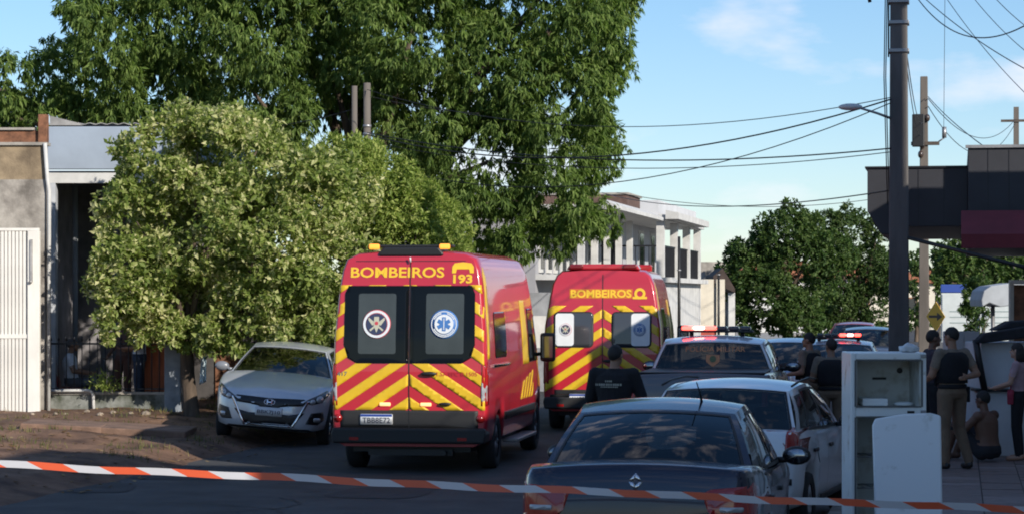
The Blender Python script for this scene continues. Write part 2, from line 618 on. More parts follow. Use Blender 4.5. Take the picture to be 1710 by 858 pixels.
m_stone = pmat('rubble', (0.27, 0.22, 0.17), 0.9, var=0.35, scale=9, bump=0.5, bscale=25)
ORD = ('first', 'second', 'third', 'fourth', 'fifth', 'sixth', 'seventh', 'eighth')
for i in range(8):
    px = 62 + i * 27 + random.uniform(-8, 8); D = random.uniform(38.4, 39.9)
    p = G(px, D); sz = random.uniform(0.04, 0.10)
    mb = MB(); mb.ell((0, 0, 0), (sz, sz * random.uniform(0.6, 0.9), sz * 0.55), 8, 5)
    mb.v = [tuple(c * random.uniform(0.8, 1.2) for c in v) for v in mb.v]
    for k in range(len(mb.sm)): mb.sm[k] = False
    o = mb.build('stone', m_stone); o.location = (p.x, p.y, verge_z(p.x, p.y) + sz * 0.2); o.rotation_euler.z = random.uniform(0, 6)
    tag(o, 'small pale stone on the dirt below the low wall, %s from the white gate' % ORD[i], 'stone', 'stones on the dirt verge')
# dropped kerb slabs in front of the gate
for i, (px, D, w, d_, rz) in enumerate(((215, 36.4, 1.9, 1.5, 0.2), (110, 36.2, 1.2, 1.3, 0.25))):
    p = G(px, D); mb = MB(); mb.box(-w / 2, w / 2, -d_ / 2, d_ / 2, -0.12, 0.0)
    o = mb.build('paving_slab', pmat('old_slab', (0.17, 0.105, 0.075), 0.95, var=0.35, scale=2.2, bump=0.4, bscale=25), bevel=0.02)
    o.location = (p.x, p.y, verge_z(p.x, p.y) + 0.055); o.rotation_euler = (0, R(3.0), rz)
    tag(o, ('worn reddish concrete slab on the verge, nearer the silver car', 'worn reddish concrete slab on the verge, below the white gate')[i], 'slab')

# right pavement with tiles
WALK_Z = 0.15
g = MB(); g.box(-1.10, 6.0, -6, 130, -0.05, WALK_Z - 0.012)
walk = struct(g.build('pavement_right', m_mortar))
kb = MB(); kb.box(-0.07, 0.07, -0.48, 0.48, -0.1, WALK_Z)
kb_me = kb.mesh('kerb_stone', m_kerb)
for i in range(46):
    o = piece(kb_me, 'kerb_stone', walk, (-1.17, 14.5 + i * 0.975, random.uniform(-0.006, 0.004)), (0, 0, random.uniform(-0.01, 0.01)))
    if i == 0:
        pass
T = 0.45
tmes = []
for mm in (m_tile_a, m_tile_b):
    tb = MB(); tb.box(-T / 2 + 0.007, T / 2 - 0.007, -T / 2 + 0.007, T / 2 - 0.007, -0.03, 0.0)
    tmes.append(tb.mesh('paving_tile', mm))
for i in range(7):
    for j in range(42):
        me = tmes[1 if random.random() < 0.22 else 0]
        piece(me, 'paving_tile', walk, (-1.10 + T / 2 + i * T, 21.5 + j * T, WALK_Z + random.uniform(-0.003, 0.003)), (random.uniform(-.004, .004), random.uniform(-.004, .004), random.choice((0, R(90), R(180)))))
# left pavement farther on
g = MB(); g.box(-13.5, -9.0, 64, 140, -0.05, 0.14)
struct(g.build('pavement_left', m_conc))

# ------------------------------------------------------------------ left frontages (they face the camera)
def frame(px, D):
    """a thing's base and its local scale helpers: x to the right of px, z of a photo row at depth D"""
    s = F_PX / D
    return G(px, D), (lambda x: (x - px) / s), (lambda y: CAM_H - (y - HOR) / s)

m_plaster = pmat('old_plaster', (0.20, 0.18, 0.16), 0.95, var=0.35, scale=1.6, bump=0.4, bscale=18, col2=(0.42, 0.39, 0.35))
m_ochre = pmat('ochre_plaster', (0.20, 0.15, 0.10), 0.95, var=0.35, scale=1.4, bump=0.3, col2=(0.36, 0.28, 0.18))
m_white = pmat('white_wall', (0.50, 0.50, 0.49), 0.8, var=0.14, scale=2.2, bump=0.1)
m_cream = pmat('cream_wall', (0.55, 0.51, 0.43), 0.85, var=0.12, scale=1.5, bump=0.1)
m_greyw = pmat('grey_wall', (0.23, 0.24, 0.26), 0.85, var=0.25, scale=1.8, bump=0.2)
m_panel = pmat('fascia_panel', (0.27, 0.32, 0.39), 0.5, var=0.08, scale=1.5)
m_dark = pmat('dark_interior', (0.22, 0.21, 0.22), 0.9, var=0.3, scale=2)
m_blackp = pmat('black_paint', (0.012, 0.012, 0.016), 0.45)
m_rust = pmat('rusty_wood', (0.17, 0.075, 0.04), 0.85, var=0.5, scale=5, bump=0.3)
m_brick = pmat('red_planks', (0.45, 0.12, 0.05), 0.75, var=0.3, scale=4, stretch=(6, 6, 0.6))
m_gate = pmat('gate_paint', (0.66, 0.64, 0.60), 0.55, var=0.10, scale=3, stretch=(1, 1, 0.4))
m_roofz = pmat('zinc_sheet', (0.34, 0.33, 0.32), 0.6, metal=0.3, var=0.3, scale=3)
m_claytile = pmat('clay_tile', (0.26, 0.10, 0.055), 0.85, var=0.35, scale=5, bump=0.3)
m_mossy = pmat('mossy_wall', (0.10, 0.115, 0.085), 0.95, var=0.45, scale=3, bump=0.4, col2=(0.25, 0.26, 0.25))

# plastered wall with white gate
b, X, Z = frame(30, 40.8)
wall = thing('plaster_wall', 'stained grey and ochre plaster wall rising above the white gate', 'wall', b, YAW)
mb = MB(); mb.box(X(-110), X(76), 0.0, 0.25, -0.1, Z(300)); mb.build('wall_face', m_plaster, wall)
mb = MB(); mb.box(X(-110), X(75), 0.01, 0.25, Z(300), Z(243)); mb.build('ochre_band', m_ochre, wall)
mb = MB(); mb.box(X(-112), X(79), -0.04, 0.30, Z(243), Z(238)); mb.build('coping', m_conc, wall)
mb = MB(); mb.box(X(-110), X(62), 0.10, 0.22, Z(238), Z(218)); mb.build('timber_board', m_rust, wall)
mb = MB(); mb.box(X(-110), X(56), 0.05, 0.28, Z(217), Z(213)); mb.build('eave_strip', m_conc, wall)
mb = MB(); mb.box(X(63), X(78), 0.02, 0.2, Z(238), Z(191)); mb.build('corner_post', m_rust, wall, bevel=0.01)
mb = MB(); mb.tube([(X(76), -0.05, Z(240)), (X(80), -0.05, Z(300)), (X(83), -0.05, Z(320)), (X(82), -0.05, Z(690))], 0.035, 8); mb.build('downpipe', m_white, wall)

b, X, Z = frame(30, 40.4)
gate = thing('metal_gate', 'white ribbed sheet metal gate at the left edge below the plaster wall', 'gate', b, YAW)
zb, zt = 0.26, Z(381)
rib = MB(); rib.box(-0.023, 0.023, -0.02, 0.02, zb + 0.05, zt - 0.05)
rib_me = rib.mesh('slat', m_gate)
x = X(-100)
while x < X(46):
    piece(rib_me, 'slat', gate, (x, random.uniform(-0.004, 0.004), 0)); x += 0.062
mb = MB(); mb.box(X(-105), X(47), 0.021, 0.03, zb + 0.05, zt - 0.05); mb.build('back_sheet', m_gate, gate)
mb = MB(); mb.box(X(-105), X(66), -0.035, 0.035, zt - 0.05, zt); mb.build('top_rail', m_gate, gate, bevel=0.006)
mb = MB(); mb.box(X(-105), X(47), -0.035, 0.035, zb, zb + 0.05); mb.build('bottom_rail', m_gate, gate, bevel=0.006)
mb = MB(); mb.box(X(-105), X(47), -0.035, -0.021, 1.55, 1.62); mb.build('middle_rail', m_gate, gate)
mb = MB(); mb.box(X(47), X(67), -0.06, 0.06, 0.2, zt - 0.052); mb.build('gate_post', m_gate, gate, bevel=0.008)
mb = MB(); mb.box(X(52), X(56), -0.09, -0.06, Z(470), Z(400)); mb.ell((X(53), -0.09, Z(470)), (.03, .03, .03)); mb.build('latch', m_roofz, gate)

# open shop front with pale fascia
b, X, Z = frame(170, 42.4)
shop = thing('shop_house', 'low house with pale blue grey fascia panel over a dark open porch', 'house', b, YAW)
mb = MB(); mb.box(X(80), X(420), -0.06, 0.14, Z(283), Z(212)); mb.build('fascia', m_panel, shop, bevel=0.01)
mb = MB(); mb.box(X(82), X(420), -0.02, 0.22, Z(306), Z(289)); mb.build('beam', m_white, shop)
mb = MB(); mb.box(X(76), X(93), -0.03, 0.20, 0.1, Z(306.2)); mb.build('column', pmat('grey_column', (0.40, 0.42, 0.45), 0.8, var=0.2, scale=2), shop)
mb = MB(); mb.box(X(60), X(420), 0.25, 4.2, Z(289), Z(284.5)); mb.build('ceiling', m_white, shop)
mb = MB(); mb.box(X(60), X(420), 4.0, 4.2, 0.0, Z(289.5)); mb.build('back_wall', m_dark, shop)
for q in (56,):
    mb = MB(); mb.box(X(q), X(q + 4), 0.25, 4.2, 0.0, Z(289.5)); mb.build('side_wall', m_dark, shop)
mb = MB(); mb.box(X(60), X(420), -0.4, 4.0, 0.0, 0.22); mb.build('porch_floor', m_conc, shop)
# far door and pale posts inside
mb = MB(); mb.box(X(180), X(215), 3.9, 3.98, 0.22, 2.35); mb.build('inner_door', pmat('blue_grey_door', (0.12, 0.14, 0.17), 0.6), shop)
for px in (98, 147, 168):
    mb = MB(); mb.cyl((X(px), 1.6, 0.22), (X(px), 1.6, Z(289)), 0.05); mb.build('porch_post', pmat('pale_post', (0.22, 0.24, 0.26), 0.7), shop)
# roof sheet
rf = MB()
for i in range(16):
    x0, x1 = X(84) + i * 0.2, X(84) + (i + 1) * 0.2
    rf.add([(x0, -0.02, Z(208)), ((x0 + x1) / 2, -0.02, Z(208) + 0.03), (x1, -0.02, Z(208)), (x1, 4.5, Z(208) + 0.15), ((x0 + x1) / 2, 4.5, Z(208) + 0.18), (x0, 4.5, Z(208) + 0.15)], [(0, 1, 4, 5), (1, 2, 3, 4)])
rf.build('roof_sheet', m_roofz, shop, solid=0.01)
mb = MB(); mb.prism([(X(84), Z(210)), (X(140), Z(210)), (X(128), Z(205)), (X(84), Z(194))], 'y', -0.05, 0.1); mb.build('gable_board', m_roofz, shop)

# low wall, railing, planks, pillar
b, X, Z = frame(170, 41.3)
low = thing('low_wall', 'mossy low front wall with black spiked railing and white pipe', 'wall', b, YAW)
mb = MB(); mb.box(X(70), X(275), 0, 0.15, 0.0, Z(658)); mb.build('wall_body', m_mossy, low)
mb = MB(); mb.box(X(70), X(275), -0.03, 0.18, Z(658), Z(654)); mb.build('coping', m_conc, low)
mb = MB(); mb.tube([(X(74), -0.08, Z(652)), (X(150), -0.08, Z(651)), (X(155), -0.08, Z(654)), (X(157), -0.08, Z(660)), (X(158), -0.08, Z(700))], 0.028, 8); mb.build('white_pipe', m_white, low)
mb = MB(); mb.box(X(78), X(273), 0.06, 0.09, Z(575), Z(572)); mb.build('rail', m_blackp, low)
mb = MB(); mb.box(X(78), X(273), 0.06, 0.09, Z(650), Z(648)); mb.build('rail', m_blackp, low)
bar = MB(); bar.cyl((0, 0.05, Z(654)), (0, 0.05, Z(568)), 0.009, n=6); bar.add([(-.025, .05, Z(568)), (.025, .05, Z(568)), (0, .05, Z(560))], [(0, 1, 2)]); bar.cyl((0, .05, Z(568)), (0, .05, Z(560)), .022, .002, 6)
bar_me = bar.mesh('railing_bar', m_blackp)
for px in range(84, 274, 13):
    piece(bar_me, 'railing_bar', low, (X(px), 0, 0))
mb = MB(); mb.box(X(276), X(303), -0.12, 0.22, 0.0, Z(548)); mb.build('pillar', pmat('blue_grey_plaster', (0.22, 0.25, 0.29), 0.85, var=0.25, scale=3, bump=0.2), low, bevel=0.01)
b, X, Z = frame(240, 42.0)
door = thing('plank_gate', 'orange red plank gate standing behind the black railing', 'gate', b, YAW)
pk = MB(); pk.box(-0.062, 0.062, 0, 0.03, 0.24, Z(546)); pk_me = pk.mesh('plank', m_brick)
x = X(233)
while x < X(272):
    piece(pk_me, 'plank', door, (x, random.uniform(-.005, .005), random.uniform(-.015, .01))); x += 0.132
for q in (0.5, 1.35):
    mb = MB(); mb.box(X(228), X(274), 0.032, 0.07, q, q + 0.1); mb.build('batten', m_rust, door)
# side wall of the next house, in the shade of the clipped trees
b, X, Z = frame(430, 45.2)
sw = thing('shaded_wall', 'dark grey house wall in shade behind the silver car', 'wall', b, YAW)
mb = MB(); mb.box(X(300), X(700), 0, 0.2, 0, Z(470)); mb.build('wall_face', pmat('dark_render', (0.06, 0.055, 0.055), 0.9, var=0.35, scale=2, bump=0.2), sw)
mb = MB(); mb.box(X(360), X(400), -0.04, 0.0, 0.2, Z(520)); mb.build('door', m_rust, sw)
# hanging cloth beside the trunk
b, X, Z = frame(340, 40.6)
cl = MB()
cl.grid(lambda u, v: (0.10 * (u - 0.5) * (1.2 - 0.5 * v) + 0.04 * v + 0.03, 0.03 * math.sin(u * 9 + v * 2), Z(642) + (Z(565) - Z(642)) * v + 0.05 * u), np.linspace(0, 1, 14), np.linspace(0, 1, 12))
o = cl.build('hanging_cloth', pmat('pale_blue_cloth', (0.50, 0.60, 0.66), 0.8, var=0.12, scale=4), solid=0.006)
o.location = b + Vector((-0.05, 0, 0)); o.rotation_euler.z = YAW
tag(o, 'pale blue cloth hanging beside the trunk of the clipped tree', 'cloth')

# ------------------------------------------------------------------ houses down the left side
m_glassd = pmat('dark_pane', (0.02, 0.025, 0.03), 0.08, spec=0.8)
def house_far():
    # two storey white house with balconies; x to the street, y along the street
    p = Vector((-9.0, 74.0, 0))
    h = thing('balcony_house', 'white two storey house with pillared balconies beyond the vans', 'house', p, 0)
    Zb, Zt = 2.85, 4.62           # balcony floor and lintel
    mb = MB(); mb.box(-6, 0.0, 0, 11, 0, Zb - 0.15); mb.build('ground_floor', m_white, h)
    mb = MB(); mb.box(-6.1, 0.25, -0.2, 11.2, Zb - 0.15, Zb); mb.build('balcony_slab', m_white, h)
    mb = MB(); mb.box(-6, -1.5, 1.6, 11, Zb, Zt); mb.build('upper_wall', pmat('house_grey', (0.40, 0.41, 0.44), 0.85, var=0.1, scale=1), h)
    mb = MB(); mb.box(-6.1, 0.1, -0.2, 11.2, Zt, Zt + 0.16); mb.build('roof_slab', m_white, h)
    mb = MB(); mb.box(-6, -0.15, 0.0, 10.8, Zt + 0.16, Zt + 0.62); mb.build('parapet', pmat('house_band', (0.50, 0.51, 0.53), 0.85, var=0.08, scale=1), h)
    mb = MB(); mb.prism([(0.1, Zt + 0.02), (0.5, Zt + 0.02), (0.5, Zt + 0.22), (0.1, Zt + 0.30)], 'y', -0.3, 9.0); mb.build('eave', m_white, h)
    for (x, y) in ((-0.1, 0.0), (-2.1, 0.0), (-0.1, 3.6), (-0.1, 7.2), (-0.1, 10.6)):
        mb = MB(); mb.box(x - 0.12, x + 0.12, y - 0.02, y + 0.24, Zb, Zt); mb.build('column', m_white, h)
    bal = MB(); bal.box(-0.012, 0.012, -0.012, 0.012, Zb, Zb + 0.95); bme = bal.mesh('baluster', m_blackp)
    for k in range(14):
        piece(bme, 'baluster', h, (-2.0 + k * 0.14, 0.06, 0))
    for k in range(70):
        piece(bme, 'baluster', h, (-0.06, 0.15 + k * 0.15, 0))
    mb = MB(); mb.box(-2.1, -0.05, 0.04, 0.08, Zb + 0.95, Zb + 1.0); mb.build('handrail', m_blackp, h)
    mb = MB(); mb.box(-0.08, -0.04, 0.1, 10.7, Zb + 0.95, Zb + 1.0); mb.build('handrail', m_blackp, h)
    for k, x in enumerate((-2.5, -1.95)):
        pass
    for (y0) in (2.6, 5.4, 8.4):
        w = MB(); w.box(-1.50, -1.46, y0, y0 + 1.1, Zb + 0.05, Zb + 1.6); f = w.build('door', m_white, h)
        w = MB(); w.box(-1.455, -1.44, y0 + 0.1, y0 + 1.0, Zb + 0.1, Zb + 1.5); w.build('pane', m_glassd, f)
    for x0 in (-4.9, -3.6, -2.4):
        w = MB(); w.box(x0, x0 + 0.75, 1.55, 1.6, Zb + 0.05, Zb + 1.55); f = w.build('door', m_white, h)
        w = MB(); w.box(x0 + 0.08, x0 + 0.67, 1.535, 1.548, Zb + 0.1, Zb + 1.48); w.build('pane', m_glassd, f)
    # nearer wing with columns and a brick parapet
    p2 = Vector((-9.9, 63.0, 0))
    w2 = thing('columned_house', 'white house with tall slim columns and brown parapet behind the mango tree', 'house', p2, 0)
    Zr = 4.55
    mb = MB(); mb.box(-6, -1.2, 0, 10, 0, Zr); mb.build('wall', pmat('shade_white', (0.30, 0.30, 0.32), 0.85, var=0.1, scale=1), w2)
    mb = MB(); mb.box(-6.2, 0.6, -0.3, 10.2, Zr, Zr + 0.14); mb.build('roof_slab', m_white, w2)
    mb = MB(); mb.prism([(0.6, Zr), (1.0, Zr + 0.02), (1.0, Zr + 0.12), (0.6, Zr + 0.3)], 'y', -0.3, 10.2); mb.build('eave', m_white, w2)
    mb = MB(); mb.box(-6, 0.30, 7.0, 10.0, Zr + 0.14, Zr + 0.70); mb.build('parapet', pmat('dark_brown_render', (.10, .06, .05), .9, var=.3), w2)
    mb = MB(); mb.box(-6.05, 0.36, 6.95, 10.05, Zr + 0.70, Zr + 0.76); mb.build('parapet_cap', m_conc, w2)
    for k in range(5):
        mb = MB(); mb.box(-0.08, 0.10, 0.1 + k * 2.4, 0.26 + k * 2.4, 0, Zr); mb.build('column', m_white, w2)
    for k in range(8):
        w = MB(); w.box(-1.2, -1.15, 0.5 + k * 1.2, 1.2 + k * 1.2, 2.9, 4.4); f = w.build('window', m_white, w2)
        w = MB(); w.box(-1.148, -1.135, 0.58 + k * 1.2, 1.12 + k * 1.2, 3.0, 4.3); w.build('pane', m_glassd, f)
    w = MB(); w.box(-1.2, 0.15, 0.0, 10, 2.7, 2.85); w.build('floor_band', m_white, w2)
    return h
house_far()
# grey garden wall and white panel seen between the vans
wl_ = thing('garden_wall', 'dark grey garden wall visible between the two red vans', 'wall', G(912, 57), YAW)
mb = MB(); mb.box(-3.5, 0.9, 0, 0.2, 0, 2.35); mb.build('wall_face', m_greyw, wl_)
wb = thing('white_board', 'white sheet board on legs before the grey garden wall between the vans', 'board', G(904, 56.4), YAW)
mb = MB(); mb.box(-0.24, 0.24, 0, 0.04, 1.05, 1.80); mb.build('sheet', m_white, wb)
mb = MB(); mb.box(-0.22, -0.18, 0.0, 0.03, 0, 1.04); mb.box(0.18, 0.22, 0.0, 0.03, 0, 1.04); mb.build('leg', m_blackp, wb)
# cream boundary wall and gate column farther on
b, X, Z = frame(1175, 86)
cw = thing('cream_wall', 'tall cream boundary wall right of the balcony house', 'wall', b, YAW)
mb = MB(); mb.box(X(1090), X(1192), 0, 0.25, 0, Z(466)); mb.build('wall_face', m_cream, cw)
mb = MB(); mb.box(X(1196), X(1210), -0.1, 0.3, 0, Z(466)); mb.build('pier', m_cream, cw)
mb = MB(); mb.box(X(1090), X(1200), -0.02, 0.0, 0.6, Z(545)); mb.build('red_base', pmat('red_base', (0.35, 0.06, 0.04), 0.8, var=0.2), cw)
bk = thing('block_wall', 'unpainted block wall behind the cream boundary wall', 'wall', G(1170, 96), YAW)
mb = MB(); mb.box(-1.2, 1.4, 0, 0.2, 0, 2.25 + 58 / (F_PX / 96)); mb.build('wall_face', m_plaster, bk)
ro = thing('tiled_porch', 'dark porch roof beside the round tree with a lit white column', 'porch', G(1222, 88), YAW)
mb = MB(); mb.box(-0.12, 0.12, 0, 0.2, 0, 2.4); mb.build('column', m_white, ro)
mb = MB(); mb.prism([(-0.70, 2.75), (0.1, 2.4), (0.1, 2.55), (-0.35, 3.3), (-0.70, 3.0)], 'y', -0.2, 3.0); mb.build('roof', pmat('dark_clay', (0.05, 0.035, 0.03), 0.9, var=0.3), ro)
# far houses closing the street
for i, (px, D, w, hgt, m_, lab) in enumerate(((1310, 150, 9, 3.4, m_white, 'pale house below the round trees, far down the street'),
                                          (1440, 165, 10, 3.2, m_cream, 'cream house far down the street, left of the utility pole'),
                                          (1395, 180, 8, 3.0, m_claytile, 'red brown far house between the pale ones'),
                                          (1560, 190, 14, 3.2, m_white, 'far white house at the end of the street'))):
    fh = thing('far_house', lab, 'house', G(px, D), YAW)
    mb = MB(); mb.box(-w / 2, w / 2, 0, 6, 0, hgt); mb.build('wall', m_, fh)
    mb = MB(); mb.prism([(-w / 2 - .4, hgt), (w / 2 + .4, hgt), (0, hgt + 1.3)], 'y', -0.4, 6.4); mb.build('roof', m_claytile, fh)
    for k in range(3):
        xx = -w / 2 + w * (k + 0.5) / 3
        mb = MB(); mb.box(xx - 0.5, xx + 0.5, -0.03, 0.0, 1.0, 2.2); f = mb.build('window', m_rust, fh)
        mb = MB(); mb.box(xx - 0.42, xx + 0.42, -0.045, -0.033, 1.08, 2.12); mb.build('pane', m_glassd, f)

# ------------------------------------------------------------------ right side: black canopy, unseen shading buildings beside the camera
m_char = pmat('charcoal_panel', (0.024, 0.025, 0.032), 0.55, var=0.15, scale=1.5)
m_maroon = pmat('maroon_canvas', (0.16, 0.018, 0.028), 0.75, var=0.15, scale=2)
b, X, Z = frame(1600, 35)
can = thing('shop_canopy', 'charcoal box canopy projecting over the right pavement', 'canopy', b, 0)
mb = MB(); mb.prism([(X(1450), Z(280)), (X(1616), Z(280)), (X(1616), Z(378)), (X(1500), Z(378)), (X(1486), Z(390)), (X(1472), Z(390)), (X(1450), Z(352))], 'y', 0.0, 8.0); mb.build('box', m_char, can, bevel=0.01)
mb = MB(); mb.box(X(1616), X(2100), -0.3, 8.0, Z(414), Z(247)); mb.build('sign_box', m_char, can, bevel=0.01)
mb = MB(); mb.box(X(1446), X(1618), -0.03, 8.03, Z(280), Z(277)); mb.build('edge_trim', m_blackp, can)
for q in (1492, 1534, 1576):
    mb = MB(); mb.box(X(q), X(q + 1.2), -0.006, 0.0, Z(376), Z(281)); mb.build('panel_joint', m_blackp, can)
for q in (1648, 1682):
    mb = MB(); mb.box(X(q), X(q + 1.2), -0.306, -0.3, Z(412), Z(249)); mb.build('panel_joint', m_blackp, can)
mb = MB(); mb.box(X(1612), X(2100), -0.34, -0.26, Z(250), Z(245)); mb.build('cap_flashing', m_greyw, can)
# dark shop wall behind, outside the frame
mb = MB(); mb.box(X(1760), X(2100), 0.5, 8.0, 0.15, Z(414.2)); mb.build('wall', m_greyw, can)
b, X, Z = frame(1605, 34)
aw = thing('canvas_awning', 'maroon canvas awning below the charcoal canopy', 'awning', b, 0)
mb = MB(); mb.prism([(0.0, Z(352)), (0.25, Z(352)), (-0.0, Z(394)), (-0.62, Z(394))], 'x', X(1605), X(2000)); mb.build('slope', m_maroon, aw)
mb = MB(); mb.box(X(1605), X(2000), -0.63, -0.60, Z(416), Z(393)); mb.build('valance', m_maroon, aw)
mb = MB(); mb.box(X(1604), X(1607), -0.62, 0.2, Z(400), Z(393)); mb.build('arm', m_blackp, aw)
# unseen buildings added next to the camera, heights and ends set to shade the road
def block(label, y0, y1, hgt, floors, col):
    tb_ = thing('shade_building', label, 'building', (2.7, y0, 0), 0)
    L_ = y1 - y0
    mb = MB(); mb.box(0, 11, 0, L_, 0, hgt); mb.build('wall', pmat('render_%d' % floors, col, 0.85, var=0.15, scale=0.8), tb_)
    mb = MB(); mb.box(-0.25, 11.2, -0.1, L_ - 0.02, hgt, hgt + 0.2); mb.build('roof_slab', m_conc, tb_)
    for fl in range(floors):
        for k in range(int(L_ / 3.3)):
            y_ = 1.0 + k * 3.3; z0 = 1.1 + fl * 2.85
            w = MB(); w.box(-0.05, 0.0, y_, y_ + 1.5, z0, z0 + 1.3); f = w.build('window', m_white, tb_)
            w = MB(); w.box(-0.07, -0.055, y_ + 0.1, y_ + 1.4, z0 + 0.1, z0 + 1.2); w.build('pane', m_glassd, f)
block('unseen three storey plastered building beside the right pavement, sized to shade the near road', 9.0, 18.3, 8.6, 3, (0.66, 0.63, 0.57))
block('unseen two storey plastered building beside the tiled pavement, sized to shade pavement and parked cars', 18.4, 33.0, 5.5, 2, (0.66, 0.63, 0.57))

tw_ = thing('shade_tower', 'unseen block added on the two storey roof to shade the near pole', 'tower', (2.75, 27.3, 5.7), 0)  # added out of view to keep the sun off the near pole and canopy
mb = MB(); mb.box(0, 0.9, 0, 3.3, 0, 3.3); mb.build('wall', m_cream, tw_)
mb = MB(); mb.box(-0.1, 1.0, -0.1, 3.4, 3.3, 3.45); mb.build('roof_slab', m_conc, tw_)
# ================================================================== VEGETATION
def leaf_mesh(name, Pp, Dr, Nr, L, W, mat, parent, fold=0.25):
    """one mesh of many folded leaves: base, right edge, tip, left edge"""
    N = len(Pp)
    Dr = Dr / np.linalg.norm(Dr, axis=1, keepdims=True)
    S = np.cross(Dr, Nr); S /= (np.linalg.norm(S, axis=1, keepdims=True) + 1e-9)
    U = np.cross(S, Dr)
    V = np.empty((N, 4, 3))
    V[:, 0] = Pp
    V[:, 1] = Pp + Dr * (L * 0.45)[:, None] + S * (W * 0.5)[:, None] + U * (W * fold)[:, None]
    V[:, 2] = Pp + Dr * L[:, None] - U * (L * 0.10)[:, None]
    V[:, 3] = Pp + Dr * (L * 0.45)[:, None] - S * (W * 0.5)[:, None] + U * (W * fold)[:, None]
    me = bpy.data.meshes.new(name)
    me.vertices.add(N * 4)
    me.vertices.foreach_set('co', V.reshape(-1))
    base = np.arange(N) * 4
    tri = np.stack([base, base + 1, base + 2, base, base + 2, base + 3], 1).reshape(-1)
    me.loops.add(N * 6); me.loops.foreach_set('vertex_index', tri.astype(np.int32))
    me.polygons.add(N * 2)
    me.polygons.foreach_set('loop_start', (np.arange(N * 2) * 3).astype(np.int32))
    me.polygons.foreach_set('loop_total', np.full(N * 2, 3, dtype=np.int32))
    me.update(calc_edges=True)
    me.materials.append(mat)
    o = bpy.data.objects.new(name, me); COL.objects.link(o)
    if parent: o.parent = parent
    return o

def unit(n, r):
    v = r.normal(size=(n, 3)); return v / np.linalg.norm(v, axis=1, keepdims=True)

def crown(name, lobes, parent, mat, seed, deep=0.14, sub=9, sub_r=(0.34, 0.5), per_m2=14, leaves=10, L=(0.17, 0.28), asp=0.24, droop=0.8, spread=0.8, inner=0.25, out=0.5, up=0.0, squash=1.0):
    """lobes: (centre Vector, radius). Each lobe is broken into clumps, each clump carries leaf whorls over its surface"""
    r = np.random.default_rng(seed)
    C, RR = [], []
    for c, rad in lobes:
        c = np.array(c); dirs = unit(sub, r)
        for d in dirs:
            k = r.uniform(*sub_r) * rad
            C.append(c + d * (rad - k) * r.uniform(0.75, 1.08) * np.array([1, 1, squash])); RR.append(k)
    LC = np.array([np.array(c) for c, _ in lobes]); LR = np.array([q for _, q in lobes])
    Pw, Nw = [], []
    for c, k in zip(C, RR):
        n = max(6, int(4 * math.pi * k * k * per_m2))
        d = unit(n, r)
        q = np.where(r.random(n) < inner, r.uniform(0.35, 0.85, n), r.uniform(0.85, 1.12, n))
        p = c + d * (k * q)[:, None]
        # leave out what lies deep inside the whole crown
        dist = np.linalg.norm(p[:, None, :] - LC[None], axis=2) / LR[None]
        keep = (dist.min(1) > 0.55) | (r.random(n) < deep)
        Pw.append(p[keep]); Nw.append(d[keep])
    Pw = np.concatenate(Pw); Nw = np.concatenate(Nw)
    n = len(Pw)
    k = leaves
    Pp = np.repeat(Pw, k, 0) + r.normal(0, 0.02, (n * k, 3))
    On = np.repeat(Nw, k, 0)
    D = unit(n * k, r) * spread + On * out + np.array([0, 0, -droop]) * r.uniform(0.3, 1.2, (n * k, 1)) + np.array([0, 0, up])
    Nn = unit(n * k, r) * 0.5 + On * 0.9 + np.array([0, 0, 0.35])
    Ls = r.uniform(L[0], L[1], n * k) * np.repeat(r.uniform(0.75, 1.25, n), k)
    return leaf_mesh(name, Pp, D, Nn, Ls, Ls * asp * r.uniform(0.8, 1.2, n * k), mat, parent)

m_bark = pmat('bark', (0.085, 0.062, 0.045), 0.95, var=0.4, scale=6, bump=0.8, bscale=20, stretch=(1, 1, 0.25))
def limbs(parent, base, fork_z, r0, tips, seed, name='trunk'):
    rr = random.Random(seed)
    tr = MB()
    top = Vector((base.x + rr.uniform(-.1, .1), base.y + rr.uniform(-.1, .1), fork_z))
    pts = [Vector(base) + (top - Vector(base)) * t + Vector((rr.uniform(-.05, .05), rr.uniform(-.05, .05), 0)) * t for t in (0, .08, .3, .6, .85, 1)]
    tr.tube(pts, [r0 * 1.5, r0 * 1.1, r0, r0 * .92, r0 * .9, r0 * .8], 12)
    tr.build(name, m_bark, parent)
    lb = MB()
    for t in tips:
        t = Vector(t); mid = top.lerp(t, 0.5) + Vector((rr.uniform(-.3, .3), rr.uniform(-.3, .3), rr.uniform(0, .4)))
        ra = r0 * 0.5
        lb.tube([top - Vector((0, 0, .15)), top.lerp(mid, .5) + Vector((0, 0, .1)), mid, mid.lerp(t, .55), t], [ra, ra * .8, ra * .6, ra * .4, ra * .15], 7)
    lb.build('limb', m_bark, parent)

def lobes_px(lst, D0, jit, seed):
    r = random.Random(seed); out = []
    for q in lst:
        px, py, pr = q[:3]
        D = D0 + (q[3] if len(q) > 3 else r.uniform(-jit, jit))
        out.append((P(px, py, D), pr * D / F_PX))
    return out

def plant_tree(name, label, cat, base, lobes, mat, seed, trunk_r, fork, ntips=8, group=None, **kw):
    t = thing(name, label, cat, base, 0, group)
    inv = -Vector(base)
    lob = [(c + inv, r) for c, r in lobes]
    limbs(t, Vector((0, 0, -0.1)), fork, trunk_r, [c for c, r in random.Random(seed).sample(lob, min(ntips, len(lob)))], seed)
    cr = crown('crown', lob, t, mat, seed, **kw)
    return t

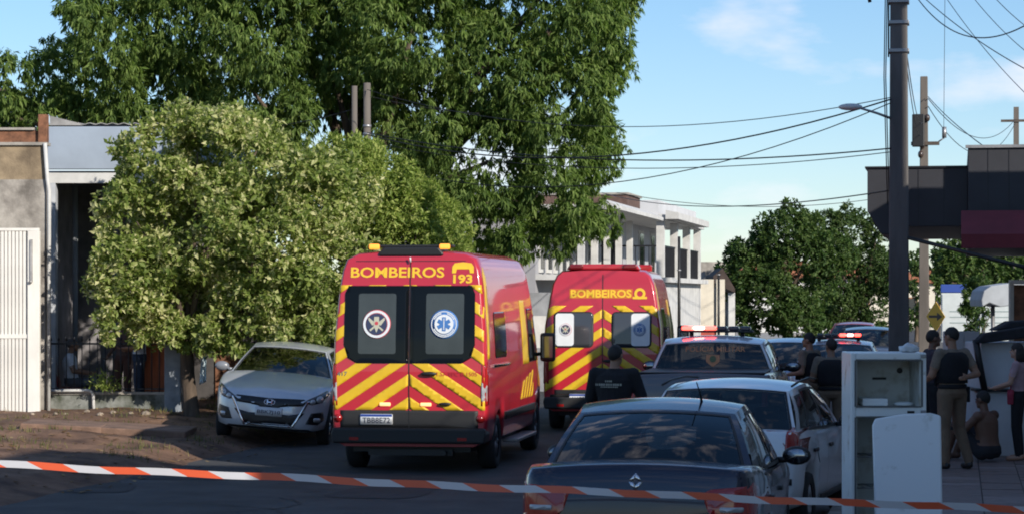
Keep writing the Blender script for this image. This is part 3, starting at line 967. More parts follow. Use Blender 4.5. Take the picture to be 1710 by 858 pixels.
m_mango = leafmat('mango_leaf', (0.055, 0.100, 0.022), (0.120, 0.188, 0.040), (0.215, 0.290, 0.082), 0.45, 0.6)
mango_px = [(960, 45, 108), (925, 150, 108), (938, 250, 90), (930, 335, 78), (868, 395, 55), (915, 405, 42), (975, 375, 42), (985, 150, 55), (990, 215, 45), (1010, 95, 50),
            (820, 110, 130), (815, 270, 115), (790, 350, 80), (690, 50, 130), (700, 190, 110), (715, 290, 80), (800, 420, 40),
            (560, 30, 130), (560, 140, 100), (470, 210, 80), (430, 50, 120), (420, 150, 90), (300, 50, 110), (290, 150, 85), (350, 215, 70),
            (190, 50, 105), (175, 150, 90), (100, 120, 70), (70, 180, 65), (22, 118, 38), (0, 190, 55), (110, 40, 45), (-60, 200, 70), (-90, 120, 60), (30, 235, 40), (220, 215, 60), (140, 215, 50),
            (300, -70, 140), (550, -100, 160), (800, -90, 160), (940, -55, 110), (430, -60, 120), (680, -70, 140), (180, -40, 90)]
ml = lobes_px(mango_px, 50.5, 1.0, 4)
rr_ = random.Random(8)
ml += [(c + Vector((rr_.uniform(-.4, .4), rr_.uniform(2.2, 3.4), rr_.uniform(-.2, .6))), r) for c, r in ml[::2]]
plant_tree('mango_tree', 'huge dark mango tree towering behind the clipped trees and red vans', 'tree', G(600, 52.5), ml, m_mango, 21, 0.42, 3.2, 16,
           sub=10, sub_r=(0.28, 0.46), per_m2=27, leaves=13, L=(0.07, 0.20), asp=0.23, droop=1.3, spread=0.62, out=0.45)

m_fic = leafmat('pale_shrub_leaf', (0.120, 0.175, 0.038), (0.240, 0.300, 0.075), (0.62, 0.60, 0.32), 0.45, 0.5)
b1 = [(330, 255, 90), (262, 290, 80), (228, 370, 78), (218, 455, 72), (205, 520, 45), (330, 385, 125), (310, 490, 85), (430, 285, 95), (440, 400, 125), (430, 500, 80), (520, 320, 85), (530, 430, 105),
      (520, 525, 50), (370, 545, 45), (280, 545, 38), (300, 200, 38), (360, 205, 42), (265, 215, 32), (410, 215, 38), (175, 420, 30), (185, 340, 30), (450, 545, 32), (560, 500, 50), (220, 240, 40), (195, 535, 42), (250, 555, 40), (330, 560, 42), (400, 565, 36), (480, 560, 36), (540, 550, 34), (165, 480, 30)]
l1 = lobes_px(b1, 39.9, 0.35, 6)
l1 += [(c + Vector((0, 1.3, 0)), r) for c, r in l1[::2]]
plant_tree('clipped_tree', 'round clipped tree with pale variegated leaves beside the house porch', 'tree', G(322, 40.6, 0.15), l1, m_fic, 31, 0.13, 1.35, 12,
           sub=11, sub_r=(0.26, 0.42), per_m2=60, leaves=8, L=(0.045, 0.135), asp=0.50, droop=0.25, spread=1.0, out=0.55, up=0.15, inner=0.3)
m_fic2 = leafmat('fine_shrub_leaf', (0.120, 0.180, 0.034), (0.235, 0.310, 0.068), (0.42, 0.46, 0.15), 0.45, 0.5)
b2 = [(590, 320, 95), (660, 370, 95), (715, 405, 65), (610, 440, 110), (690, 470, 90), (752, 400, 34), (540, 290, 70), (630, 285, 52), (740, 440, 45), (560, 260, 40), (690, 320, 40), (575, 520, 60), (720, 365, 35), (768, 392, 26), (735, 388, 45), (650, 330, 72), (600, 280, 58), (690, 420, 85), (700, 350, 45)]
l2 = lobes_px(b2, 43.0, 0.4, 9)
l2 += [(c + Vector((0, 1.2, 0)), r) for c, r in l2[::2]]
plant_tree('leafy_tree', 'dense fine leaved green tree between the pale clipped tree and first van', 'tree', G(620, 43.4, 0.1), l2, m_fic2, 33, 0.12, 1.5, 8,
           sub=11, sub_r=(0.24, 0.40), per_m2=68, leaves=8, L=(0.04, 0.115), asp=0.38, droop=0.1, spread=1.0, out=0.7, up=0.3, inner=0.3)

m_far = leafmat('round_tree_leaf', (0.034, 0.072, 0.019), (0.066, 0.118, 0.030), (0.120, 0.170, 0.050), 0.4, 0.5)
t1 = [(1310, 400, 62), (1260, 430, 50), (1330, 460, 80), (1270, 490, 60), (1330, 520, 45), (1235, 480, 32), (1355, 390, 40), (1240, 420, 30), (1390, 430, 45), (1300, 535, 32), (1360, 530, 32), (1215, 450, 20), (1325, 355, 25), (1250, 535, 34), (1330, 548, 28), (1280, 450, 50), (1300, 500, 55), (1345, 425, 50)]
plant_tree('round_tree', 'dark round street tree left of the pair beyond the police pickup', 'tree', G(1315, 92), lobes_px(t1, 92, 0.6, 12), m_far, 41, 0.2, 2.0, 8,
           sub=10, sub_r=(0.3, 0.5), per_m2=24, leaves=10, L=(0.08, 0.18), asp=0.5, droop=0.3, spread=0.9, out=0.6)
m_far2 = leafmat('feathery_leaf', (0.028, 0.060, 0.016), (0.055, 0.098, 0.024), (0.100, 0.140, 0.042), 0.3, 0.5)
t2 = [(1420, 395, 55), (1455, 440, 55), (1400, 460, 65), (1450, 500, 50), (1380, 380, 38), (1465, 390, 30), (1410, 360, 26), (1350, 375, 25), (1440, 362, 22), (1480, 470, 30), (1400, 520, 36), (1460, 535, 28), (1390, 500, 45), (1430, 540, 30), (1440, 460, 50), (1405, 420, 45), (1370, 545, 25)]
plant_tree('round_tree', 'lighter feathery street tree directly left of the near utility pole', 'tree', G(1425, 104), lobes_px(t2, 104, 0.6, 13), m_far2, 43, 0.2, 2.0, 8,
           sub=10, sub_r=(0.3, 0.5), per_m2=22, leaves=10, L=(0.08, 0.18), asp=0.45, droop=0.3, spread=0.9, out=0.6)
t3 = [(1600, 420, 34), (1640, 450, 48), (1600, 465, 40), (1680, 440, 40), (1580, 440, 25), (1650, 500, 35), (1612, 510, 28), (1700, 480, 40), (1625, 400, 22), (1660, 405, 30), (1595, 395, 20), (1690, 410, 30), (1580, 470, 20)]
plant_tree('street_tree', 'dark tree behind the white truck under the charcoal canopy', 'tree', G(1640, 78), lobes_px(t3, 78, 0.5, 14), m_far, 45, 0.15, 1.8, 6,
           sub=8, sub_r=(0.3, 0.5), per_m2=16, leaves=8, L=(0.12, 0.22), asp=0.45, droop=0.5, spread=0.9, out=0.6)
t4 = [(1530, 480, 22), (1532, 520, 22), (1525, 445, 12), (1515, 540, 18), (1545, 540, 18)]
plant_tree('street_tree', 'small sunlit tree between the two utility poles', 'tree', G(1530, 120), lobes_px(t4, 120, 0.3, 15), m_far2, 46, 0.1, 1.5, 4,
           sub=7, sub_r=(0.3, 0.5), per_m2=14, leaves=8, L=(0.14, 0.24), asp=0.45, droop=0.3, spread=0.9, out=0.6)
t5 = [(1625, 495, 17), (1634, 525, 20), (1618, 475, 10), (1640, 470, 13), (1630, 548, 18), (1612, 515, 10)]
plant_tree('leafy_shrub', 'dark leafy shrub partly covering the white truck', 'shrub', G(1630, 52, 0.15), lobes_px(t5, 52, 0.15, 17), m_far, 47, 0.03, 0.8, 4,
           sub=8, sub_r=(0.3, 0.5), per_m2=60, leaves=8, L=(0.06, 0.14), asp=0.4, droop=0.4, spread=0.9, out=0.6)
# far trees closing the street
for i, (px, D, s_) in enumerate(((1250, 185, 1.2), (1350, 200, 1.0), (1480, 205, 1.15), (1580, 175, 1.0), (1660, 180, 1.3))):
    lb_ = [(G(px + random.uniform(-30, 30), D, 3.2 * s_ + random.uniform(-1.0, 1.6)) + Vector((random.uniform(-1.5, 1.5), random.uniform(-1, 1), 0)), random.uniform(1.0, 1.7) * s_) for _ in range(7)]
    plant_tree('distant_tree', 'distant green tree down the street ' + ('behind the left round tree', 'behind the gap of the round trees', 'behind the near utility pole', 'beside the yellow sign', 'behind the white truck')[i], 'tree',
               G(px, D), lb_, m_far if i % 2 else m_far2, 50 + i, 0.2, 1.6, 5, group='distant trees', sub=7, per_m2=5, leaves=8, L=(0.25, 0.45), asp=0.5, droop=0.3, spread=0.9, out=0.6)
# little plant on the low wall
b, X, Z = frame(175, 41.0)
pl = thing('weed_plant', 'small bright green weed growing on the low wall behind the railing', 'plant', b, YAW)
r_ = np.random.default_rng(3)
pp = np.stack([r_.normal(0, 0.12, 260), r_.normal(0, 0.05, 260), Z(650) + np.abs(r_.normal(0.05, 0.12, 260))], 1)
leaf_mesh('foliage', pp, unit(260, r_) + np.array([0, 0, .4]), unit(260, r_), r_.uniform(.05, .12, 260), r_.uniform(.015, .03, 260), m_fic2, pl)
mb = MB()
for k in range(4):
    mb.tube([(0, 0, Z(655)), (random.uniform(-.15, .15), 0, Z(655) + 0.2)], .006, 5)
mb.build('stem', m_bark, pl)
# ================================================================== VEHICLES
m_tyre = pmat('tyre_rubber', (0.018, 0.018, 0.019), 0.85, bump=0.2, bscale=60)
m_rim = pmat('alloy_rim', (0.35, 0.35, 0.37), 0.35, metal=0.8)
m_trim = pmat('black_trim', (0.012, 0.012, 0.013), 0.5)
m_seat = pmat('seat_fabric', (0.05, 0.05, 0.055), 0.9)
m_seatl = pmat('grey_seat_fabric', (0.16, 0.155, 0.15), 0.9)
m_chrome = pmat('chrome', (0.75, 0.75, 0.77), 0.12, metal=1.0)
m_redlens = pmat('red_lens', (0.30, 0.012, 0.012), 0.15, coat=0.7)
m_clearlens = pmat('clear_lens', (0.42, 0.43, 0.45), 0.12, coat=0.8, metal=0.2)
m_amber = pmat('amber_lens', (0.75, 0.25, 0.02), 0.2, coat=0.5, emit=(1.0, 0.35, 0.05), emit_s=0.9)
m_amber_led = pmat('amber_led', (0.9, 0.5, 0.2), 0.2, emit=(1.0, 0.45, 0.2), emit_s=0.9)
m_mirror = pmat('mirror_silver', (0.22, 0.24, 0.27), 0.05, metal=1.0)
m_plate = pmat('plate_white', (0.62, 0.63, 0.64), 0.4)
m_plateb = pmat('plate_blue', (0.02, 0.06, 0.30), 0.4)
m_ink = pmat('plate_ink', (0.02, 0.025, 0.05), 0.5)
g_dark = glass('tinted_glass', (0.10, 0.11, 0.12), 0.06)
g_mid = glass('green_glass', (0.48, 0.53, 0.51), 0.055)

def sm(keys, y):
    """smooth interpolation of (y, value) keys"""
    xs = [k[0] for k in keys]; vs = [k[1] for k in keys]
    if y <= xs[0]: return vs[0]
    if y >= xs[-1]: return vs[-1]
    i = next(k for k in range(len(xs) - 1) if xs[k] <= y <= xs[k + 1])
    h = xs[i + 1] - xs[i]; t = (y - xs[i]) / h
    def slope(k):
        if k == 0 or k == len(xs) - 1: 
            return 0 if k == 0 else 0
        a = (vs[k] - vs[k - 1]) / (xs[k] - xs[k - 1]); b = (vs[k + 1] - vs[k]) / (xs[k + 1] - xs[k])
        return 0 if a * b <= 0 else 2 * a * b / (a + b)
    m0, m1 = slope(i), slope(i + 1)
    if i == 0: m0 = (vs[1] - vs[0]) / h
    if i + 2 == len(xs): m1 = (vs[-1] - vs[-2]) / h
    t2, t3 = t * t, t * t * t
    return (2 * t3 - 3 * t2 + 1) * vs[i] + (t3 - 2 * t2 + t) * h * m0 + (-2 * t3 + 3 * t2) * vs[i + 1] + (t3 - t2) * h * m1

def make_wheel(parent, c, r=0.31, w=0.20, side=1, name='wheel', rim=None):
    mb = MB()
    h = w / 2
    mb.lathe([(r * .62, -h * .8), (r * .80, -h), (r * .95, -h * .9), (r, -h * .6), (r, h * .6), (r * .95, h * .9), (r * .80, h), (r * .62, h * .8)], c, 'x', 28)
    wo = mb.build(name, m_tyre, parent)
    mb = MB()
    x = c[0] + side * h * 0.72
    mb.lathe([(r * .64, x - side * .01), (r * .60, x), (r * .55, x - side * .03)], (0, c[1], c[2]), 'x', 24)
    mb.lathe([(0.001, x - side * .05), (r * .56, x - side * .06)], (0, c[1], c[2]), 'x', 20)
    for k in range(5):
        a = 2 * math.pi * k / 5
        mb.tube([(x - side * .015, c[1] + .05 * math.cos(a), c[2] + .05 * math.sin(a)), (x - side * .02, c[1] + r * .58 * math.cos(a), c[2] + r * .58 * math.sin(a))], [.04, .028], 6)
    mb.lathe([(0.001, x + side * .005), (.05, x), (.06, x - side * .03)], (0, c[1], c[2]), 'x', 12)
    mb.build('rim', rim or m_rim, wo)

def loft_body(S):
    """lower body: rings along y"""
    mb = MB()
    y0, y1 = S['hw'][0][0], S['hw'][-1][0]
    ys = set(np.round(np.linspace(y0, y1, int((y1 - y0) / 0.045)), 4)) | {k[0] for k in S['hw']} | {k[0] for k in S['zt']}
    ys = sorted(ys)
    prof = S.get('prof', [(0, 0), (.80, 0), (.955, .07), (.985, .30), (1.0, .55), (.992, .78), (.972, .93), (.935, 1.0)])
    rings = []
    for y in ys:
        hw, zt, zb = sm(S['hw'], y), sm(S['zt'], y), sm(S['zb'], y)
        zb0 = zb
        for (yw, rw, zw) in S['wheels']:
            d = abs(y - yw)
            if d < rw:
                zb = max(zb, zw + math.sqrt(rw * rw - d * d))
        zb = min(zb, zt - 0.12)
        cr = S.get('crown', 0.05) * min(1, hw / S['hw'][len(S['hw']) // 2][1])
        half = [(hw * a, zb + (zt - zb) * t) for a, t in prof]
        top = [(hw * prof[-1][0] * q, zt + cr * (1 - q * q)) for q in (.8, .55, .28, 0)]
        half += top
        rings.append([(x, y, z) for x, z in half] + [(-x, y, z) for x, z in half[-2:0:-1]])
    n = len(rings[0]); nh = len(prof)
    fs = []
    g0, g1 = S.get('open', (9, 9))
    for i in range(len(rings) - 1):
        ym = (ys[i] + ys[i + 1]) / 2
        for k in range(n):
            if g0 < ym < g1 and nh - 1 <= k < n - nh + 1:
                continue
            fs.append((i * n + k, i * n + (k + 1) % n, (i + 1) * n + (k + 1) % n, (i + 1) * n + k))
    mb.add([p for r in rings for p in r], fs, 0, True)
    o = 0
    mb.f.append(tuple(range(n))[::-1]); mb.m.append(0); mb.sm.append(True)
    mb.f.append(tuple((len(rings) - 1) * n + k for k in range(n))); mb.m.append(0); mb.sm.append(True)
    return mb

def greenhouse(S):
    """returns patch functions: windscreen, rear glass, sides, roof"""
    g_ = S['gh']
    yb, yt, zb, zt = g_['ws']           # windscreen base y, top y, base z, top z (centre line)
    rb, rt, rzb, rzt = g_['rw']         # rear glass base y, top y, base z, top z
    bwf, bwr, twf, twr = g_['bwf'], g_['bwr'], g_['twf'], g_['twr']   # half widths: base front/rear, top front/rear
    cf, cr_ = g_.get('cf', .16), g_.get('cr', .08)                    # plan curvature of front / rear glass
    rise = g_.get('rise', .05); crown_ = g_.get('crown', .035)
    zbs_f, zbs_r = g_.get('zsf', zb - .04), g_.get('zsr', rzb - .02)  # side base height front / rear
    def ws(u, v):
        x = u * (bwf + (twf - bwf) * v); y = yb + (yt - yb) * v - cf * u * u * (1 - .35 * v)
        z = (zb + (zbs_f - zb) * u * u) * (1 - v) + (zt - crown_ * u * u) * v + .02 * math.sin(math.pi * v)
        return (x, y + .015 * math.sin(math.pi * v), z)
    def rw(u, v):
        x = u * (bwr + (twr - bwr) * v); y = rb + (rt - rb) * v + cr_ * u * u * (1 - .3 * v)
        z = (rzb + (zbs_r - rzb) * u * u) * (1 - v) + (rzt - crown_ * u * u) * v + g_.get('rbul', .02) * math.sin(math.pi * v)
        return (x, y - .015 * math.sin(math.pi * v), z)
    A0, A1, C0, C1 = Vector(ws(1, 0)), Vector(ws(1, 1)), Vector(rw(1, 0)), Vector(rw(1, 1))
    def side(sg):
        def f(u, v):     # u 0 front .. 1 rear, v 0 base .. 1 top
            lo = A0.lerp(C0, u) + Vector((g_.get('belt', .03) * math.sin(math.pi * u), 0, 0))
            hi = A1.lerp(C1, u) + Vector((.03 * math.sin(math.pi * u), 0, rise * math.sin(math.pi * u)))
            p = lo.lerp(hi, v); p.x += .025 * math.sin(math.pi * v)
            return (sg * p.x, p.y, p.z)
        return f
    sd = side(1)
    def roof(u, v):
        e = Vector(sd(v, 1)); x = u * e.x
        ff = ws(u, 1); rr = rw(u, 1)
        y = ff[1] * (1 - v) + rr[1] * v
        z = e.z + crown_ * (1 - u * u) * (1 + .5 * math.sin(math.pi * v))
        return (x, y, z)
    return ws, rw, side, roof

def sub(a, b, n):
    return list(np.linspace(a, b, n))

def make_car(name, label, S, loc, rz, roll=0.0, glass_mats=None, group=None):
    car = thing(name, label, S.get('cat', 'car'), loc, rz, group)
    car.rotation_euler = (0, roll, rz)
    gs, gr = glass_mats or (g_mid, g_dark)
    lo = loft_body(S)
    body = lo.build('body', S['paint'], car)
    ws, rw, side, roof = greenhouse(S)
    pt = S.get('paint2', S['paint'])
    gh = MB()
    U = sub(-1, 1, 15); V = sub(0, 1, 9)
    wh = S.get('wsh', (-.93, .93, .04, .93)); rh = S.get('rwh', (-.90, .90, .06, .90))
    gh.grid(ws, U, V, holes=[wh]); gh.grid(rw, U, V, holes=[rh])
    panes = S['panes']
    for sg in (1, -1):
        gh.grid(side(sg), sub(0, 1, 21), V, holes=panes)
    gh.grid(roof, U, sub(0, 1, 13))
    gh.build('roof', pt, car)
    full = MB(); full.grid(ws, U, V); full.grid(rw, U, V)
    for sg in (1, -1):
        full.grid(side(sg), sub(0, 1, 21), V)
    bv = bvh_of(lo, gh, full)
    def pane(nm, fn, h, mat, n=9, inset=0.008):
        mb = MB(); mb.grid(fn, sub(h[0], h[1], n), sub(h[2], h[3], 6)); 
        o_ = mb.build(nm, mat, car); return o_
    def seal(nm, fn, h, w=0.02, wv=0.04):
        mb = MB()
        off = 0.004
        def f2(u, v):
            p = Vector(fn(u, v)); q = Vector(fn(u + 1e-3, v)) - p; r = Vector(fn(u, v + 1e-3)) - p
            n = q.cross(r).normalized(); c = Vector((0, S['gh']['ws'][1] - .5, 1.1))
            if n.dot(p - c) < 0: n = -n
            return p + n * off
        mb.grid(f2, sub(h[0] - w, h[1] + w, 9), sub(h[2] - wv, h[3] + wv, 6), holes=[h])
        mb.build(nm, m_trim, car)
    pane('windscreen', ws, wh, gs); seal('windscreen_seal', ws, wh, .03, .03)
    pane('rear_window', rw, rh, gr, 11); seal('rear_window_seal', rw, rh, .03, .045)
    for sg in (1, -1):
        for h in panes:
            pane('side_window', side(sg), h, S.get('gside', gs)); seal('window_seal', side(sg), h, .012, .05)
    # cabin
    yb, rb = S['gh']['ws'][0], S['gh']['rw'][0]
    zs = S['gh'].get('zsf', S['gh']['ws'][2])
    wv_ = S['gh']['bwf'] - .10
    mb = MB(); mb.box(-wv_, wv_, rb + .1, yb - .1, .30, .34); mb.build('cabin_floor', m_trim, car)
    mb = MB(); mb.prism([(yb - .1, zs - .12), (yb - .1, zs + .0), (yb - .35, zs + .02), (yb - .5, zs - .08), (yb - .5, zs - .3), (yb - .2, zs - .35)], 'x', -wv_, wv_); mb.build('dashboard', m_trim, car, bevel=.02)
    mb = MB(); mb.box(-wv_, wv_, rb + .05, rb + S.get('shelf', .5), zs - .04, zs + .0); mb.build('parcel_shelf', m_trim, car)
    sm_ = S.get('seatm', m_seat)
    ym = (yb + rb) / 2
    for x in (-.36, .36):
        mb = MB(); mb.obox((x, ym + .18, .82), (.46, .13, .62), (R(12), 0, 0)); so = mb.build('seat', sm_, car, bevel=.05, seg=3)
        mb = MB(); mb.obox((x, ym + .08, 1.21), (.26, .09, .17), (R(10), 0, 0)); mb.build('headrest', sm_, so, bevel=.035, seg=3)
    mb = MB(); mb.obox((0, rb + S.get('shelf', .5) + .18, .82), (1.2, .13, .52), (R(16), 0, 0)); so = mb.build('rear_seat', sm_, car, bevel=.05, seg=3)
    for x in (-.38, .38):
        mb = MB(); mb.obox((x, rb + S.get('shelf', .5) + .10, 1.13), (.24, .08, .13), (R(12), 0, 0)); mb.build('headrest', sm_, so, bevel=.03, seg=3)
    mb = MB(); mb.lathe([(.165, 0), (.18, .012), (.165, .024), (.15, .012), (.165, 0)], (0, 0, 0), 'y', 20)
    st = mb.build('steering_wheel', m_trim, car); st.location = (-.36, yb - .62, zs + .0); st.rotation_euler = (R(-25), 0, 0)
    # wheels, mirrors, handles
    hwm = max(k[1] for k in S['hw'])
    for (yw, rw_, zw) in S['wheels']:
        for sg in (1, -1):
            make_wheel(car, (sg * (hwm - .125), yw, zw), zw, .2, sg)
    mz, my = S.get('mirror', (zs + .06, yb - .38))
    for sg in (1, -1):
        mb = MB(); mb.ell((sg * (hwm + .085), my, mz), (.115, .055, .075), 14, 8)
        mb.tube([(sg * (hwm - .08), my + .02, mz - .04), (sg * (hwm + .02), my, mz - .03)], .025, 8)
        mo = mb.build('mirror', S.get('mirror_mat', m_trim), car)
        mb = MB(); mb.lathe([(.001, -.058), (.8, -.058), (1, -.05)], (0, 0, 0), 'y', 18); mb.v = [(sg * (hwm + .085) + v[0] * .092, my + v[1], mz + v[2] * .056) for v in mb.v]; mb.build('mirror_glass', m_mirror, mo)
    for sg, vw in ((1, 'right'), (-1, 'left')):
        for yh in S.get('handles', ()):
            y_ = yh * sg if vw == 'right' else yh
            a = yh if vw == 'right' else -yh
            decal('door_handle', rrect(a - .09, a + .09, zs - .16, zs - .125, .015), vw, bv, S.get('handle_mat', m_trim), car, off=.022, thick=.03, cell=0)
        for yd in S.get('doors', ()):
            a = yd if vw == 'right' else -yd
            decal('door_gap', [(a - .004, .32), (a + .004, .32), (a + .004, zs - .03), (a - .004, zs - .03)], vw, bv, m_trim, car, off=.0025, thick=0, cell=.06)
        decal('sill_trim', [(-.62, .27), (.72, .27), (.72, .33), (-.62, .33)] if vw == 'right' else [(-.72, .27), (.62, .27), (.62, .33), (-.72, .33)], vw, bv, m_trim, car, off=.012, thick=.015)
    return car, bv

def plate(parent, bv, view, ctr, txt, w=.40, h=.13, blue=True, off=.02):
    a, z = ctr
    d = decal('number_plate', rrect(a - w / 2, a + w / 2, z - h / 2, z + h / 2, .012), view, bv, m_plate, parent, off=off, thick=.02, cell=0)
    if blue:
        decal('plate_band', [(a - w / 2 + .004, z + h / 2 - .032), (a + w / 2 - .004, z + h / 2 - .032), (a + w / 2 - .004, z + h / 2 - .003), (a - w / 2 + .004, z + h / 2 - .003)], view, bv, m_plateb, d, off=off + .003, thick=0, cell=0)
    if txt:
        lettering('plate_lettering', txt, w * .86, h * .52, (a, z - .012), view, bv, m_ink, d, off=off + .004, thick=.01)
    return d

# ---- dark blue sedan, nearest
S = dict(paint=paint('navy_paint', (0.004, 0.008, 0.028), metal=0.15, rough=0.25, coat=0.6),
         hw=[(-2.15, .60), (-2.125, .70), (-2.06, .78), (-1.9, .825), (-1.4, .85), (0, .862), (1.3, .85), (1.8, .80), (2.02, .70), (2.12, .58), (2.15, .50)],
         zt=[(-2.15, .80), (-2.125, .93), (-2.09, 1.03), (-2.04, 1.055), (-1.8, 1.06), (-1.45, 1.045), (-.6, .965), (.6, .93), (.95, .95), (1.3, .90), (1.75, .80), (2.0, .70), (2.12, .60), (2.15, .52)],
         zb=[(-2.15, .46), (-2.1, .32), (-1.9, .24), (0, .22), (1.8, .22), (2.05, .26), (2.15, .36)],
         wheels=[(-1.28, .36, .31), (1.33, .36, .31)], open=(-1.42, .86), crown=.045,
         gh=dict(ws=(1.0, .25, .985, 1.425), rw=(-1.60, -.92, 1.075, 1.42), bwf=.80, bwr=.76, twf=.58, twr=.575, cf=.2, cr=.16, rise=.045, zsf=.93, zsr=1.0, rbul=.03),
         panes=[(.10, .40, .06, .86), (.425, .72, .06, .86), (.735, .83, .10, .80)], doors=(.78, -.18, -1.0), handles=(-.02, -.92), gside=g_mid, shelf=.62)
sed, bv = make_car('sedan_car', 'dark blue sedan with diamond badge, nearest parked car', S, G(1118, 16.45 + 2.15), R(0.5), glass_mats=(g_mid, g_dark))
for sg in (-1, 1):
    lens = [(sg * .46, .90), (sg * .52, .93), (sg * .80, .955), (sg * .86, .90), (sg * .86, .70), (sg * .78, .64), (sg * .62, .66), (sg * .50, .78)]
    tl = decal('tail_light', lens, 'rear', bv, m_redlens, sed, off=.006, cell=.05)
    decal('reversing_lens', rrect(min(sg * .58, sg * .74), max(sg * .58, sg * .74), .775, .81, .012), 'rear', bv, m_clearlens, tl, off=.012, thick=.004)
    vw = 'right' if sg > 0 else 'left'
    sidep = [(-2.08, .70), (-1.93, .70), (-1.82, .93), (-1.96, .97), (-2.07, .93)]
    decal('tail_light', sidep if sg > 0 else [(-a, z) for a, z in sidep], vw, bv, m_redlens, sed, off=.005, cell=.05)
# diamond badge
def diamond(cx, cz, w, h, t):
    o_ = [(cx, cz + h), (cx + w, cz), (cx, cz - h), (cx - w, cz)]
    i_ = [(cx, cz + h - t * 1.6), (cx + w - t, cz), (cx, cz - h + t * 1.6), (cx - w + t, cz)]
    return [[o_[k], o_[(k + 1) % 4], i_[(k + 1) % 4], i_[k]] for k in range(4)]
decal('badge', diamond(0, .975, .048, .062, .024), 'rear', bv, m_chrome, sed, off=.014, thick=.014, cell=0)
decal('boot_gap', [[(-.60, .615), (.60, .615), (.60, .625), (-.60, .625)]], 'rear', bv, m_trim, sed, off=.003, thick=0)
plate(sed, bv, 'rear', (0, .62), '', .40, .13)
decal('bumper_strip', [(-.72, .50), (.72, .50), (.72, .55), (-.72, .55)], 'rear', bv, m_trim, sed, off=.012, thick=.015)
mb = MB(); mb.tube([(.3, -.5, 1.45), (.3, -.62, 1.52), (.3, -.9, 1.62)], [.012, .006, .004], 6); mb.build('aerial', m_trim, sed)

# ---- white hatchback, next ahead
S = dict(paint=paint('white_paint', (0.66, 0.69, 0.72), rough=0.3),
         hw=[(-1.88, .58), (-1.86, .68), (-1.80, .75), (-1.6, .79), (-.9, .815), (0, .822), (1.1, .81), (1.6, .75), (1.8, .64), (1.88, .5)],
         zt=[(-1.88, .72), (-1.86, .90), (-1.82, .98), (-1.7, 1.0), (-1.2, .985), (0, .94), (.8, .95), (1.2, .90), (1.6, .80), (1.8, .68), (1.88, .55)],
         zb=[(-1.88, .45), (-1.82, .30), (-1.6, .24), (1.5, .22), (1.8, .28), (1.88, .4)],
         wheels=[(-1.15, .345, .29), (1.22, .345, .29)], open=(-1.68, .72), crown=.03,
         gh=dict(ws=(.90, .25, .97, 1.385), rw=(-1.80, -1.38, 1.01, 1.385), bwf=.765, bwr=.735, twf=.575, twr=.60, cf=.16, cr=.13, rise=.05, zsf=.93, zsr=.985, rbul=.01),
         panes=[(.09, .42, .06, .88), (.45, .76, .06, .88), (.79, .92, .12, .80)], doors=(.72, -.28, -1.0), handles=(-.14, -1.02), seatm=m_seatl, shelf=.5,
         gside=glass('clear_side_glass', (0.62, 0.66, 0.65), .05), rwh=(-.93, .93, .05, .93), cat='car')
hat, bv = make_car('hatchback_car', 'white hatchback parked ahead of the dark sedan', S, G(1256, 22.3 + 1.9), R(-6), glass_mats=(g_mid, glass('rear_tint', (.20, .24, .24), .06)))
for sg in (-1, 1):
    decal('tail_light', [(sg * .66, .79), (sg * .80, .79), (sg * .795, 1.0), (sg * .70, 1.03), (sg * .67, .99)], 'rear', bv, m_redlens, hat, off=.008, cell=.04)
    vw = 'right' if sg > 0 else 'left'
    pg = [(-1.84, .78), (-1.70, .80), (-1.66, .97), (-1.80, 1.0)]
    decal('tail_light', pg if sg > 0 else [(-a, z) for a, z in pg], vw, bv, m_redlens, hat, off=.006, cell=.04)
    pr = [(-.62, 0), (1, 1)]
    mb = MB(); mb.tube([(sg * .60, .20, 1.425), (sg * .625, -.3, 1.45), (sg * .635, -.9, 1.435), (sg * .63, -1.3, 1.40)], .011, 6); mb.build('roof_strip', m_trim, hat)
plate(hat, bv, 'rear', (0, .66), '', .40, .13)
decal('bumper_strip', [(-.72, .50), (.72, .50), (.72, .56), (-.72, .56)], 'rear', bv, m_trim, hat, off=.012, thick=.015)
mb = MB(); mb.tube([(.0, -1.92, 1.06), (.16, -1.86, 1.11), (.36, -1.78, 1.16)], .008, 5); mb.build('wiper', m_trim, hat)

# ---- silver hatchback facing the camera, half on the verge
S = dict(paint=paint('silver_paint', (0.54, 0.57, 0.61), metal=0.3, rough=0.30),
         hw=[(-2.1, .60), (-2.05, .74), (-1.8, .84), (-1.2, .88), (0, .89), (1.2, .885), (1.6, .865), (1.85, .80), (2.02, .68), (2.10, .52), (2.14, .36)],
         zt=[(-2.1, .80), (-2.05, .95), (-1.8, 1.02), (-1.0, 1.0), (0, .97), (.75, 1.0), (1.05, .985), (1.5, .90), (1.85, .80), (2.02, .735), (2.10, .66), (2.14, .60)],
         zb=[(-2.1, .4), (-1.9, .25), (1.7, .22), (2.0, .21), (2.10, .24), (2.14, .30)],
         wheels=[(-1.25, .37, .32), (1.32, .37, .32)], open=(-1.7, .95), crown=.06,
         gh=dict(ws=(1.12, .25, 1.02, 1.41), rw=(-1.95, -1.45, 1.05, 1.40), bwf=.80, bwr=.76, twf=.58, twr=.58, cf=.24, cr=.12, rise=.05, zsf=.97, zsr=1.02),
         panes=[(.10, .42, .06, .86), (.45, .74, .06, .86)], doors=(.85, -.2, -1.05), handles=(-.05, -.98), mirror=(1.05, .62), mirror_mat=paint('mirror_grey', (.16, .17, .19)))
pz = G(452, 35.8)
i30, bv = make_car('hatchback_car', 'silver hatchback facing the camera, tilted on the verge beside the first van', S, (0, 0, 0), math.pi, glass_mats=(glass('screen_tint', (.33, .37, .36), .06), g_dark))
i30.location = G(474, 35.9 + 2.0, 0.055); i30.rotation_euler = (0, R(-4.6), math.pi + R(9))
